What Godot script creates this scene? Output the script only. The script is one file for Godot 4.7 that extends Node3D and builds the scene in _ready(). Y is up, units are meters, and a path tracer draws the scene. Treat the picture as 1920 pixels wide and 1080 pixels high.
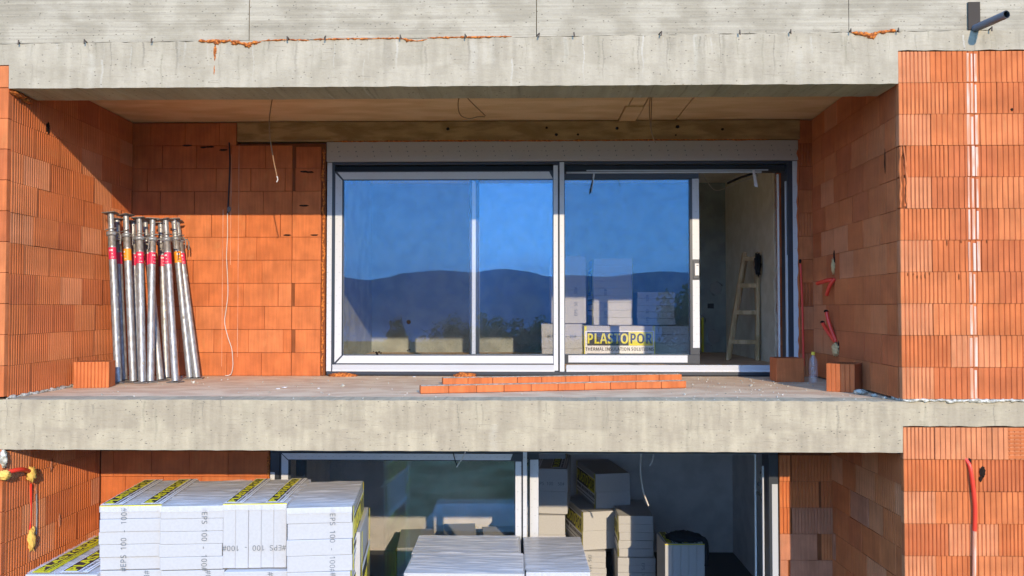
extends Node3D
# Facade of a house under construction: brick loggia above, terrace with insulation packs below.

var rng := RandomNumberGenerator.new()
var used := {}
var meshes := {}
var M := {}
var brick_tones := []

# ---------------------------------------------------------------- mesh building
class MB:
	var st := SurfaceTool.new()
	func _init(smooth := false) -> void:
		st.begin(Mesh.PRIMITIVE_TRIANGLES)
		st.set_smooth_group(0 if smooth else -1)
	func flat() -> void:
		st.set_smooth_group(-1)
	func tri(a: Vector3, b: Vector3, c: Vector3) -> void:  # counter-clockwise seen from outside
		st.add_vertex(a); st.add_vertex(c); st.add_vertex(b)
	func quad(a: Vector3, b: Vector3, c: Vector3, d: Vector3) -> void:
		tri(a, b, c); tri(a, c, d)
	func tuv(a: Vector3, b: Vector3, c: Vector3, ua: Vector2, ub: Vector2, uc: Vector2) -> void:
		st.set_uv(ua); st.add_vertex(a)
		st.set_uv(uc); st.add_vertex(c)
		st.set_uv(ub); st.add_vertex(b)
	func box(lo: Vector3, hi: Vector3) -> void:
		var p := []
		for i in 8: p.append(Vector3(hi.x if i & 1 else lo.x, hi.y if i & 2 else lo.y, hi.z if i & 4 else lo.z))
		quad(p[4], p[5], p[7], p[6]); quad(p[1], p[0], p[2], p[3])
		quad(p[0], p[4], p[6], p[2]); quad(p[5], p[1], p[3], p[7])
		quad(p[2], p[6], p[7], p[3]); quad(p[0], p[1], p[5], p[4])
	func bevel_box(lo: Vector3, hi: Vector3, b: float) -> void:
		var c := (lo + hi) * 0.5
		var s := (hi - lo) * 0.5
		b = minf(b, minf(s.x, minf(s.y, s.z)) * 0.9)
		for ax in 3:
			for sg in [-1.0, 1.0]:
				var n := Vector3.ZERO; n[ax] = sg
				var u := Vector3.ZERO; u[(ax + 1) % 3] = 1.0
				var v: Vector3 = n.cross(u)
				var fc := c + n * s[ax]
				var su: Vector3 = u * (s[(ax + 1) % 3] - b)
				var sv: Vector3 = v * (s[(ax + 2) % 3] - b)
				quad(fc - su - sv, fc + su - sv, fc + su + sv, fc - su + sv)
		for ax in 3:  # edges running along ax
			var a1 := (ax + 1) % 3
			var a2 := (ax + 2) % 3
			for s1 in [-1.0, 1.0]:
				for s2 in [-1.0, 1.0]:
					var e1 := Vector3.ZERO; e1[a1] = s1 * s[a1]; e1[a2] = s2 * (s[a2] - b)
					var e2 := Vector3.ZERO; e2[a1] = s1 * (s[a1] - b); e2[a2] = s2 * s[a2]
					var d := Vector3.ZERO; d[ax] = s[ax] - b
					var out := e1 + e2
					var q0 := c + e1 - d; var q1 := c + e2 - d; var q2 := c + e2 + d; var q3 := c + e1 + d
					if (q1 - q0).cross(q2 - q0).dot(out) > 0: quad(q0, q1, q2, q3)
					else: quad(q3, q2, q1, q0)
		for i in 8:
			var q := Vector3(1 if i & 1 else -1, 1 if i & 2 else -1, 1 if i & 4 else -1)
			var x := c + q * (s - Vector3(0, b, b)); var y := c + q * (s - Vector3(b, 0, b)); var z := c + q * (s - Vector3(b, b, 0))
			if q.x * q.y * q.z > 0: tri(x, y, z)
			else: tri(x, z, y)
	func tube(pts: Array, radii: Array, sides := 10, caps := true, jitter := 0.0, r: RandomNumberGenerator = null) -> void:
		var rings := []
		var up := Vector3.UP
		var first: Vector3 = (pts[1] - pts[0]).normalized()
		if absf(first.dot(up)) > 0.9: up = Vector3.RIGHT
		for i in pts.size():
			var t: Vector3 = (pts[mini(i + 1, pts.size() - 1)] - pts[maxi(i - 1, 0)]).normalized()
			var a := (up - t * up.dot(t)).normalized()
			up = a
			var b := t.cross(a)
			var ring := []
			for k in sides:
				var an := TAU * k / sides
				var rr: float = radii[i % radii.size()] if radii.size() < pts.size() else radii[i]
				if jitter > 0.0: rr *= 1.0 + r.randf_range(-jitter, jitter)
				ring.append(pts[i] + (a * cos(an) + b * sin(an)) * rr)
			rings.append(ring)
		for i in pts.size() - 1:
			for k in sides:
				var k2 := (k + 1) % sides
				quad(rings[i][k], rings[i][k2], rings[i + 1][k2], rings[i + 1][k])
		if caps:
			flat()
			for k in range(1, sides - 1):
				tri(rings[0][0], rings[0][k + 1], rings[0][k])
				var e: Array = rings[-1]
				tri(e[0], e[k], e[k + 1])
	func lathe(prof: Array, sides := 20) -> void:  # prof: Vector2(radius, y)
		for i in prof.size() - 1:
			for k in sides:
				var a := TAU * k / sides; var b := TAU * (k + 1) / sides
				var p: Vector2 = prof[i]; var q: Vector2 = prof[i + 1]
				var p0 := Vector3(cos(a) * p.x, p.y, -sin(a) * p.x); var p1 := Vector3(cos(b) * p.x, p.y, -sin(b) * p.x)
				var q0 := Vector3(cos(a) * q.x, q.y, -sin(a) * q.x); var q1 := Vector3(cos(b) * q.x, q.y, -sin(b) * q.x)
				if p.x > 0.0001: tri(p0, p1, q1)
				if q.x > 0.0001: tri(p0, q1, q0)
	func done() -> ArrayMesh:
		st.generate_normals()
		return st.commit()

# ---------------------------------------------------------------- scene tree helpers
func numbered(n: String) -> String:
	if not used.has(n):
		used[n] = 0
		return n
	used[n] += 1
	return "%s_%03d" % [n, used[n]]

func tag(o: Node3D, label: String, category: String, group := "", kind := "") -> void:
	if label: o.set_meta("label", label)
	if category: o.set_meta("category", category)
	if group: o.set_meta("group", group)
	if kind: o.set_meta("kind", kind)

func thing(n: String, label: String, category: String, at := Vector3.ZERO, group := "", kind := "") -> Node3D:
	var o := Node3D.new()
	o.name = numbered(n)
	add_child(o)
	o.position = at
	tag(o, label, category, group, kind)
	return o

func solo(n: String, mesh: Mesh, m: Material, label: String, category: String, at := Vector3.ZERO, group := "", kind := "") -> MeshInstance3D:
	var o := MeshInstance3D.new()
	o.mesh = mesh
	o.material_override = m
	o.name = numbered(n)
	add_child(o)
	o.position = at
	tag(o, label, category, group, kind)
	return o

func part(p: Node3D, n: String, mesh: Mesh, m: Material, xf := Transform3D()) -> MeshInstance3D:
	var o := MeshInstance3D.new()
	o.mesh = mesh
	o.material_override = m
	o.name = n
	p.add_child(o, true)
	o.transform = xf
	return o

func base_of(p: Node3D) -> Vector3:
	var v := Vector3.ZERO
	var q: Node = p
	while q is Node3D and q != self:
		v += q.position
		q = q.get_parent()
	return v

func bb(size: Vector3, b := 0.003) -> ArrayMesh:
	var key := "bb%.4f_%.4f_%.4f_%.4f" % [size.x, size.y, size.z, b]
	if not meshes.has(key):
		var m := MB.new()
		if b <= 0.0: m.box(-size / 2, size / 2)
		else: m.bevel_box(-size / 2, size / 2, b)
		meshes[key] = m.done()
	return meshes[key]

# a box given in world coordinates, under a parent that is not turned
func wbox(p: Node3D, n: String, lo: Vector3, hi: Vector3, m: Material, b := 0.003) -> MeshInstance3D:
	return part(p, n, bb(hi - lo, b), m, Transform3D(Basis(), (lo + hi) / 2 - base_of(p)))

func wire(p: Node3D, n: String, pts: Array, r: float, m: Material, sides := 7) -> MeshInstance3D:
	var b := base_of(p)
	var c := Curve3D.new()
	for i in pts.size():
		var d: Vector3 = (pts[mini(i + 1, pts.size() - 1)] - pts[maxi(i - 1, 0)]) * 0.18
		c.add_point(pts[i] - b, -d, d)
	var len_ := c.get_baked_length()
	var k := maxi(6, int(len_ / 0.03))
	var q := []
	for i in k + 1: q.append(c.sample_baked(len_ * i / k, true))
	var mb := MB.new(true)
	mb.tube(q, [r], sides)
	return part(p, n, mb.done(), m)

func lump(rx: float, ry: float, rz: float, amp: float, sd: int, freq := 3.0, nu := 22, nv := 14) -> ArrayMesh:
	var nz := FastNoiseLite.new(); nz.seed = sd; nz.frequency = freq; nz.fractal_octaves = 3
	var mb := MB.new(true)
	var g := []
	for i in nv + 1:
		var row := []
		for j in nu:
			var th := PI * i / nv; var ph := TAU * j / nu
			var d := Vector3(sin(th) * cos(ph), cos(th), -sin(th) * sin(ph))
			var k := 1.0 + amp * nz.get_noise_3dv(d)
			row.append(Vector3(d.x * rx, d.y * ry, d.z * rz) * k)
		g.append(row)
	for i in nv:
		for j in nu:
			var j2 := (j + 1) % nu
			mb.quad(g[i][j], g[i + 1][j], g[i + 1][j2], g[i][j2])
	return mb.done()

# an uneven bead of mortar or foam along a list of points
func bead(p: Node3D, n: String, pts: Array, r: float, m: Material, step := 0.02, jit := 0.45, flatten := 1.0) -> MeshInstance3D:
	var b := base_of(p)
	var q := []
	var rr := []
	for i in pts.size() - 1:
		var a: Vector3 = pts[i]; var c: Vector3 = pts[i + 1]
		var k := maxi(1, int(a.distance_to(c) / step))
		for j in k:
			q.append(a.lerp(c, float(j) / k) - b + Vector3(rng.randf_range(-1, 1), rng.randf_range(-1, 1), rng.randf_range(-0.5, 0.5)) * r * 0.35)
			rr.append(r * rng.randf_range(1.0 - jit, 1.0 + jit))
	q.append(pts[-1] - b); rr.append(r * 0.3)
	rr[0] = r * 0.3
	var mb := MB.new(true)
	mb.tube(q, rr, 7, true, 0.25, rng)
	return part(p, n, mb.done(), m, Transform3D(Basis().scaled(Vector3(1, 1, flatten)), Vector3.ZERO) if flatten != 1.0 and absf(b.z) < 0.001 else Transform3D())

var font_mono: SystemFont
var font_bold: SystemFont

func letters(p: Node3D, n: String, txt: String, height: float, m: Material, xf: Transform3D, f: Font, squeeze := 1.0) -> MeshInstance3D:
	var key := "t" + txt + str(height) + str(f.get_instance_id())
	if not meshes.has(key):
		var t := TextMesh.new()
		t.text = txt; t.font = f; t.font_size = 32; t.pixel_size = height / 23.0; t.depth = 0.0012; t.curve_step = 3.0
		meshes[key] = t
	return part(p, n, meshes[key], m, xf * Transform3D(Basis().scaled(Vector3(squeeze, 1, 1)), Vector3.ZERO))

# ---------------------------------------------------------------- materials
func lin(r: float, g: float, b: float, a := 1.0) -> Color:
	var c := Color(r, g, b).linear_to_srgb()
	c.a = a
	return c

func mat(c: Color, rough := 0.8, metal := 0.0, spec := 0.5) -> StandardMaterial3D:
	var m := StandardMaterial3D.new()
	m.albedo_color = c; m.roughness = rough; m.metallic = metal; m.metallic_specular = spec
	return m

func noise_bytes(w: int, h: int, freq: float, oct := 4, sd := 1, sx := 1, sy := 1, type := FastNoiseLite.TYPE_SIMPLEX_SMOOTH) -> PackedByteArray:
	var nz := FastNoiseLite.new()
	nz.seed = sd; nz.frequency = freq; nz.fractal_octaves = oct; nz.noise_type = type
	var im := nz.get_seamless_image(maxi(8, w / sx), maxi(8, h / sy), false, false, 0.1, true)
	if sx > 1 or sy > 1: im.resize(w, h, Image.INTERPOLATE_CUBIC)
	im.convert(Image.FORMAT_L8)
	return im.get_data()

func tex_of(w: int, h: int, data: PackedByteArray) -> ImageTexture:
	return ImageTexture.create_from_image(Image.create_from_data(w, h, false, Image.FORMAT_RGB8, data))

func stamp(d: PackedByteArray, w: int, h: int, x: int, y: int, c: Color, a: float) -> void:
	if y < 0 or y >= h: return
	var i := (y * w + posmod(x, w)) * 3
	d[i] = int(lerpf(d[i], c.r8, a)); d[i + 1] = int(lerpf(d[i + 1], c.g8, a)); d[i + 2] = int(lerpf(d[i + 2], c.b8, a))

# concrete as sRGB picture: lo and hi are the two tones it wanders between, streak runs down or along
func concrete(w: int, h: int, lo: Color, hi: Color, sd: int, streak_x: int, streak_y: int, streak_amt: float, holes: int, drips: int) -> ImageTexture:
	var big := noise_bytes(w, h, 0.012, 5, sd, 1, 3)
	var run := noise_bytes(w, h, 0.06, 3, sd + 1, streak_x, streak_y)
	var fine := noise_bytes(w, h, 0.25, 3, sd + 2, 1, 3)
	var d := PackedByteArray()
	d.resize(w * h * 3)
	for i in w * h:
		var t := clampf((big[i] - 128) / 90.0 + 0.5, 0.0, 1.0)
		var k := 1.0 + (run[i] - 128) / 128.0 * streak_amt + (fine[i] - 128) / 128.0 * 0.026
		d[i * 3] = clampi(int(lerpf(lo.r8, hi.r8, t) * k), 0, 255)
		d[i * 3 + 1] = clampi(int(lerpf(lo.g8, hi.g8, t) * k), 0, 255)
		d[i * 3 + 2] = clampi(int(lerpf(lo.b8, hi.b8, t) * k), 0, 255)
	var r := RandomNumberGenerator.new()
	r.seed = sd
	for n in drips:  # water runs below the joint, dark algae or white lime
		var x := r.randi_range(0, w - 1); var wd := r.randi_range(1, 4) if r.randf() < 0.7 else r.randi_range(5, 14); var ln := int(h * r.randf_range(0.15, 0.95))
		var white := r.randf() < (0.22 if drips > 100 else 0.04)
		var c := Color8(214, 215, 212) if white else Color8(128, 124, 104) if r.randf() < 0.6 else Color8(96, 92, 82)
		var a0 := r.randf_range(0.12, 0.5) * (1.0 if wd < 5 else 0.45)
		var y0 := int(h * r.randf_range(0.0, 0.1)) if r.randf() < 0.75 else int(h * r.randf_range(0.1, 0.5))
		for y in range(y0, mini(h, y0 + ln)):
			var e := float(y - y0) / ln
			for k in wd:
				var ed := 1.0 - absf((k + 0.5) / wd - 0.5) * 1.2
				if r.randf() < 0.86: stamp(d, w, h, x + k + int(2.0 * sin(y * 0.05 + n)), y, c, a0 * ed * (1.0 - e * e))
	for n in holes:  # air holes and scratches
		var x := r.randi_range(0, w - 1); var y := r.randi_range(0, h - 1)
		var c := Color8(92, 86, 74)
		var a := r.randf_range(0.3, 0.9)
		var s := r.randi_range(1, 2)
		if r.randf() < 0.25:
			var l := r.randi_range(4, 22)
			for k in l: stamp(d, w, h, x + k, y + int(k * r.randf_range(-0.1, 0.25)), c, a * 0.6)
		else:
			for yy in s * 2:
				for xx in s: stamp(d, w, h, x + xx, y + yy, c, a)
	return tex_of(w, h, d)

func simple_tex(w: int, h: int, c0: Color, c1: Color, f: float, sd: int, sx := 1, sy := 1, fine_amt := 0.08, oct := 4) -> ImageTexture:
	var a := noise_bytes(w, h, f, oct, sd, sx, sy)
	var b := noise_bytes(w, h, 0.4, 2, sd + 5)
	var d := PackedByteArray()
	d.resize(w * h * 3)
	for i in w * h:
		var t := clampf((a[i] - 128) / 100.0 + 0.5, 0.0, 1.0)
		var k := 1.0 + (b[i] - 128) / 128.0 * fine_amt
		d[i * 3] = clampi(int(lerpf(c0.r8, c1.r8, t) * k), 0, 255)
		d[i * 3 + 1] = clampi(int(lerpf(c0.g8, c1.g8, t) * k), 0, 255)
		d[i * 3 + 2] = clampi(int(lerpf(c0.b8, c1.b8, t) * k), 0, 255)
	return tex_of(w, h, d)

func noise_tex(w: int, h: int, f: float, sd: int, sx := 1, sy := 1, oct := 4) -> ImageTexture:
	var im := Image.create_from_data(w, h, false, Image.FORMAT_L8, noise_bytes(w, h, f, oct, sd, sx, sy))
	return ImageTexture.create_from_image(im)

func tri_map(m: StandardMaterial3D, s: float, world := true) -> StandardMaterial3D:
	m.uv1_triplanar = true
	m.uv1_world_triplanar = world
	m.uv1_scale = Vector3(s, s, s)
	m.uv1_triplanar_sharpness = 8.0
	return m

func relief(m: StandardMaterial3D, t: Texture2D, cm: float) -> void:
	m.heightmap_enabled = true
	m.heightmap_texture = t
	m.heightmap_scale = cm

func make_materials() -> void:
	var grain := noise_tex(512, 512, 0.09, 3, 1, 1, 5)
	# fired clay: tint picture around white, with vertical scratches and pale lime bloom
	var w := 1024
	var big := noise_bytes(w, w, 0.006, 4, 21)
	var scr := noise_bytes(w, w, 0.05, 3, 22, 1, 16)
	var fine := noise_bytes(w, w, 0.3, 3, 23)
	var bloom := noise_bytes(w, w, 0.012, 5, 24, 1, 3)
	var d := PackedByteArray()
	d.resize(w * w * 3)
	for i in w * w:
		var k := 0.90 + (big[i] - 128) / 128.0 * 0.075 + (scr[i] - 128) / 128.0 * 0.05 + (fine[i] - 128) / 128.0 * 0.06
		var bl := clampf((bloom[i] - 184) / 70.0, 0.0, 0.42)
		d[i * 3] = clampi(int(255 * lerpf(k, 0.9, bl)), 0, 255)
		d[i * 3 + 1] = clampi(int(255 * lerpf(k, 1.0, bl)), 0, 255)
		d[i * 3 + 2] = clampi(int(255 * lerpf(k * 0.98, 1.0, bl)), 0, 255)
	var clay := tex_of(w, w, d)
	for c in [[0.65, 0.195, 0.068], [0.675, 0.215, 0.08], [0.63, 0.18, 0.06], [0.60, 0.17, 0.058], [0.69, 0.255, 0.115], [0.57, 0.158, 0.057]]:
		var m := tri_map(mat(lin(c[0], c[1], c[2]), 0.9, 0.0, 0.3), 0.55)
		m.albedo_texture = clay
		relief(m, grain, 0.08)
		brick_tones.append(m)
	M.dusty = tri_map(mat(lin(0.58, 0.235, 0.135), 0.95, 0.0, 0.2), 0.6); M.dusty.albedo_texture = clay
	M.core = tri_map(mat(lin(0.26, 0.085, 0.035), 1.0, 0.0, 0.1), 0.7); M.core.albedo_texture = clay
	M.mortar = tri_map(mat(Color(1, 1, 1), 1.0, 0.0, 0.1), 1.2)
	M.mortar.albedo_texture = simple_tex(256, 256, Color8(150, 146, 132), Color8(205, 202, 190), 0.06, 31, 1, 1, 0.15)
	relief(M.mortar, grain, 0.6)
	M.beam = mat(Color(1, 1, 1), 0.92, 0.0, 0.25)
	M.beam.albedo_texture = concrete(2048, 256, Color8(162, 153, 134), Color8(172, 163, 144), 41, 1, 24, 0.04, 1000, 190)
	M.upper = mat(Color(1, 1, 1), 0.92, 0.0, 0.25)
	M.upper.albedo_texture = concrete(2048, 256, Color8(154, 146, 128), Color8(169, 161, 143), 51, 24, 1, 0.075, 1500, 0)
	M.slab = mat(Color(1, 1, 1), 0.92, 0.0, 0.25)
	M.slab.albedo_texture = concrete(2048, 256, Color8(161, 149, 127), Color8(172, 160, 136), 61, 1, 24, 0.06, 1300, 90)
	for m in [M.beam, M.upper, M.slab]: relief(m, noise_tex(1024, 256, 0.12, 44, 1, 3, 4), 0.15)
	M.floor = tri_map(mat(Color(1, 1, 1), 0.9, 0.0, 0.3), 0.35)
	M.floor.albedo_texture = simple_tex(1024, 1024, Color8(198, 168, 140), Color8(214, 190, 160), 0.012, 71, 2, 1, 0.08, 6)
	relief(M.floor, grain, 0.1)
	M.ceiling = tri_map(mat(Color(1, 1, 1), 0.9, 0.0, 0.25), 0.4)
	M.ceiling.albedo_texture = simple_tex(512, 512, Color8(206, 168, 124), Color8(220, 184, 142), 0.02, 75, 4, 1, 0.06)  # concrete tone warmed and lightened, warm bounced light put into the colour
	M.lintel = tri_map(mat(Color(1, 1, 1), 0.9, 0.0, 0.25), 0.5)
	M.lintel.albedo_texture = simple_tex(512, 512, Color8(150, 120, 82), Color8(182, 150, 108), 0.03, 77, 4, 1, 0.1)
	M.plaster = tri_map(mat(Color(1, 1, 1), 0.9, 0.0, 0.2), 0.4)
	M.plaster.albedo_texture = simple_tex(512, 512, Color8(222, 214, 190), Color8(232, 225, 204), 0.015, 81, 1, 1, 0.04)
	M.plaster_grey = tri_map(mat(Color(1, 1, 1), 0.9, 0.0, 0.2), 0.4)
	M.plaster_grey.albedo_texture = simple_tex(512, 512, Color8(204, 200, 196), Color8(216, 212, 208), 0.012, 85, 1, 1, 0.05)
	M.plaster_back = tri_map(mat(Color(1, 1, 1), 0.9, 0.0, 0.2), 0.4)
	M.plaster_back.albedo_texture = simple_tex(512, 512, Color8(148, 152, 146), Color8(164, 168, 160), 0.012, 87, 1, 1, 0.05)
	M.plaster_dark = tri_map(mat(lin(0.34, 0.335, 0.31), 0.9, 0.0, 0.2), 0.4)
	M.room_floor = tri_map(mat(lin(0.10, 0.10, 0.10), 0.9), 0.5)
	M.frame = mat(lin(0.028, 0.034, 0.045), 0.38)
	M.seal = mat(lin(0.012, 0.012, 0.014), 0.6)
	M.hole = mat(lin(0.02, 0.014, 0.011), 1.0, 0.0, 0.0)
	M.gasket = mat(lin(0.16, 0.17, 0.18), 0.6)
	# white protective foil with rows of small grey print
	var fim := Image.create(256, 128, false, Image.FORMAT_RGB8)
	fim.fill(Color8(196, 199, 203))
	var fr := RandomNumberGenerator.new(); fr.seed = 5
	for row in 4:
		for n in 5:
			var x := n * 50 + row * 27; var y := 12 + row * 31
			for k in 14:
				if fr.randf() < 0.7: fim.fill_rect(Rect2i((x + k) % 256, y + fr.randi_range(0, 2), 1, 2), Color8(160, 165, 170))
	M.foil = tri_map(mat(Color(1, 1, 1), 0.45), 3.0)
	M.foil.albedo_texture = ImageTexture.create_from_image(fim)
	M.foil_rail = mat(lin(0.46, 0.48, 0.51), 0.35)
	# header board of pale insulation with print
	M.header = tri_map(mat(lin(0.80, 0.70, 0.64), 0.8), 2.2)
	M.header.albedo_texture = ImageTexture.create_from_image(fim)
	# insulating glass with a thin blue reflecting coat: fine specks of mirror on the pane
	var coat := Image.create(256, 256, false, Image.FORMAT_L8)
	var cr := RandomNumberGenerator.new(); cr.seed = 77
	for y in 256:
		for x in 256: coat.set_pixel(x, y, Color.WHITE if cr.randf() < 0.072 else Color.BLACK)
	M.glass = mat(lin(0.10, 0.55, 0.98, 0.0), 0.0, 1.0, 0.25)
	M.glass.transparency = BaseMaterial3D.TRANSPARENCY_ALPHA
	M.glass.metallic_texture = ImageTexture.create_from_image(coat)
	M.glass.texture_filter = BaseMaterial3D.TEXTURE_FILTER_NEAREST
	tri_map(M.glass, 9.0)
	M.clear = mat(lin(1, 1, 1, 0.0), 0.0, 0.0, 0.25)
	M.clear.transparency = BaseMaterial3D.TRANSPARENCY_ALPHA
	M.eps = tri_map(mat(lin(0.46, 0.46, 0.465), 0.85, 0.0, 0.3), 2.0)
	M.eps.albedo_texture = simple_tex(512, 512, Color8(250, 250, 250), Color8(255, 255, 255), 0.03, 91, 1, 1, 0.012)
	M.film = mat(lin(0.80, 0.80, 0.83, 0.45), 0.26, 0.0, 0.8)
	M.film.transparency = BaseMaterial3D.TRANSPARENCY_ALPHA
	M.yellow = mat(lin(0.68, 0.62, 0.015), 0.45)
	M.ink = mat(lin(0.03, 0.028, 0.03), 0.5)
	M.print_grey = mat(lin(0.12, 0.14, 0.16), 0.7)
	M.print_white = mat(lin(0.74, 0.74, 0.76), 0.45)
	M.steel = tri_map(mat(lin(0.44, 0.46, 0.48), 0.45, 0.45), 1.4)
	M.steel.albedo_texture = simple_tex(512, 512, Color8(204, 199, 194), Color8(236, 237, 239), 0.03, 95, 1, 2, 0.05, 5)
	M.steel_dark = tri_map(mat(lin(0.30, 0.28, 0.26), 0.6, 0.4), 2.0)
	M.steel_dark.albedo_texture = M.steel.albedo_texture
	M.red_label = mat(lin(0.62, 0.02, 0.075), 0.5)
	M.orange_label = mat(lin(0.85, 0.28, 0.01), 0.5)
	M.white = mat(lin(0.66, 0.66, 0.66), 0.5)
	M.cable_white = mat(lin(0.58, 0.54, 0.50), 0.5)
	M.cable_brown = mat(lin(0.30, 0.17, 0.08), 0.6)
	M.black = mat(lin(0.015, 0.015, 0.016), 0.6)
	M.cloth = mat(lin(0.012, 0.012, 0.013), 0.95)
	M.rust = tri_map(mat(Color(1, 1, 1), 0.95), 2.5)
	M.rust.albedo_texture = simple_tex(256, 256, Color8(132, 68, 26), Color8(206, 122, 48), 0.05, 97, 1, 1, 0.2)
	M.wire = mat(lin(0.10, 0.075, 0.055), 0.7, 0.4)
	M.pvc = mat(lin(0.12, 0.13, 0.15), 0.4)
	M.pvc_inner = mat(lin(0.03, 0.03, 0.035), 0.7)
	M.shade_panel = mat(lin(0.065, 0.055, 0.046), 0.9, 0.0, 0.2)  # dark tone painted in for the shade inside a slot
	M.red_conduit = mat(lin(0.72, 0.045, 0.02), 0.4)
	M.foam = mat(lin(0.72, 0.46, 0.10), 0.9)
	M.foam_pale = mat(lin(0.60, 0.42, 0.20), 0.9)
	M.lime = tri_map(mat(Color(1, 1, 1), 0.95), 1.1)
	M.lime.albedo_texture = simple_tex(512, 512, Color8(206, 142, 108), Color8(214, 184, 166), 0.03, 99, 1, 8, 0.1)
	M.timber = tri_map(mat(Color(1, 1, 1), 0.8), 1.0)
	M.timber.albedo_texture = simple_tex(256, 512, Color8(186, 158, 114), Color8(220, 194, 150), 0.04, 101, 1, 12, 0.06)
	M.bottle = mat(lin(0.9, 0.95, 1.0, 0.10), 0.08)
	M.bottle.transparency = BaseMaterial3D.TRANSPARENCY_ALPHA
	M.cap = mat(lin(0.75, 0.55, 0.03), 0.4)
	M.soil = tri_map(mat(Color(1, 1, 1), 1.0, 0.0, 0.1), 0.07)
	M.soil.albedo_texture = simple_tex(1024, 1024, Color8(62, 70, 34), Color8(110, 104, 66), 0.01, 111, 1, 1, 0.3, 6)
	M.forest = tri_map(mat(Color(1, 1, 1), 1.0, 0.0, 0.0), 0.0012)
	M.forest.albedo_texture = simple_tex(512, 512, Color8(46, 62, 44), Color8(72, 84, 60), 0.05, 113, 1, 1, 0.3, 6)
	M.sea = mat(lin(0.02, 0.06, 0.09), 0.18)
	relief(tri_map(M.sea, 0.02), noise_tex(256, 256, 0.05, 117), 30.0)
	M.bark = mat(lin(0.09, 0.065, 0.045), 0.95)
	M.leaf = mat(lin(0.055, 0.085, 0.028), 0.8)
	M.leaf.backlight_enabled = true; M.leaf.backlight = lin(0.05, 0.08, 0.02)

# ---------------------------------------------------------------- bricks
const COURSE := 0.25

func brick_mesh(l: float, h: float, kind: String) -> ArrayMesh:
	l = snappedf(l, 0.005); h = snappedf(h, 0.001)
	var key := "brick%.3f_%.3f%s" % [l, h, kind]
	if meshes.has(key): return meshes[key]
	var mb := MB.new()
	var t := 0.05
	if kind == "m":
		mb.bevel_box(Vector3(-l / 2, 0, -t), Vector3(l / 2, h, 0), 0.0035)
	else:
		var pitch := 0.0415 if kind == "w" else 0.031
		var gw: float = {"f": 0.012, "g": 0.019, "w": 0.009}[kind]
		var gd: float = {"f": 0.009, "g": 0.014, "w": 0.007}[kind]
		var n := maxi(2, roundi(l / pitch))
		var p := [Vector2(-l / 2, -0.003), Vector2(-l / 2 + 0.003, 0)]
		for i in range(1, n):
			var x := -l / 2 + l * i / n
			p.append(Vector2(x - gw / 2, 0)); p.append(Vector2(x, -gd)); p.append(Vector2(x + gw / 2, 0))
		p.append(Vector2(l / 2 - 0.003, 0)); p.append(Vector2(l / 2, -0.003))
		for i in p.size() - 1:
			var a: Vector2 = p[i]; var b: Vector2 = p[i + 1]
			mb.quad(Vector3(a.x, 0, a.y), Vector3(b.x, 0, b.y), Vector3(b.x, h, b.y), Vector3(a.x, h, a.y))
		var z := -gd
		mb.quad(Vector3(-l / 2, h, z), Vector3(l / 2, h, z), Vector3(l / 2, h, -t), Vector3(-l / 2, h, -t))
		mb.quad(Vector3(-l / 2, 0, -t), Vector3(l / 2, 0, -t), Vector3(l / 2, 0, z), Vector3(-l / 2, 0, z))
		mb.quad(Vector3(l / 2, 0, -0.003), Vector3(l / 2, 0, -t), Vector3(l / 2, h, -t), Vector3(l / 2, h, -0.003))
		mb.quad(Vector3(-l / 2, 0, -t), Vector3(-l / 2, 0, -0.003), Vector3(-l / 2, h, -0.003), Vector3(-l / 2, h, -t))
	meshes[key] = mb.done()
	return meshes[key]

# items: [start along the wall, length, kind, material]; o is the lower start corner of the wall face
func lay(w: Node3D, o: Vector3, ux: Vector3, items: Array, y: float, h: float, rough := 1.0) -> void:
	var un := ux.cross(Vector3.UP)
	for it in items:
		var l: float = it[1]
		if l < 0.03: continue
		var gap := rng.randf_range(0.002, 0.006)
		var b := Basis(ux, Vector3.UP, un) * Basis(Vector3.UP, rng.randf_range(-0.006, 0.006) * rough) * Basis(Vector3.BACK, rng.randf_range(-0.003, 0.003) * rough)
		var pos: Vector3 = o + ux * (it[0] + l / 2) + Vector3.UP * y + un * rng.randf_range(-0.003, 0.002) * rough
		part(w, "brick", brick_mesh(l - gap, h - 0.0035, it[2]), it[3], Transform3D(b, pos - base_of(w)))

func tone() -> Material:
	return brick_tones[rng.randi_range(0, brick_tones.size() - 1)]

# one course: a first brick, then bricks of one length until the wall ends
func run(l: float, first: float, unit: float, kind_first: String, kind: String, wobble := 0.0) -> Array:
	var out := []
	var s := 0.0
	var u := first
	while s < l - 0.02:
		var n := minf(u, l - s)
		if l - s - n < 0.06: n = l - s
		out.append([s, n, kind_first if s == 0.0 else kind, tone()])
		s += n
		u = unit + rng.randf_range(-wobble, wobble)
	return out

func plain(items: Array) -> Array:
	for it in items: it[3] = brick_tones[rng.randi_range(0, 3)]
	return items

func flip(items: Array, l: float) -> Array:
	var out := []
	for it in items: out.append([l - it[0] - it[1], it[1], it[2], it[3]])
	return out

# the masonry core behind the faces, as one solid with joints showing between the bricks
func core(w: Node3D, o: Vector3, ux: Vector3, l: float, y0: float, y1: float, thick := 0.21, back := 0.018) -> void:
	var un := ux.cross(Vector3.UP)
	var mb := MB.new()
	mb.box(Vector3(0.012, y0, -back - thick), Vector3(l - 0.012, y1, -back))
	part(w, "mortar_core", mb.done(), M.core, Transform3D(Basis(ux, Vector3.UP, un), o - base_of(w)))

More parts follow.
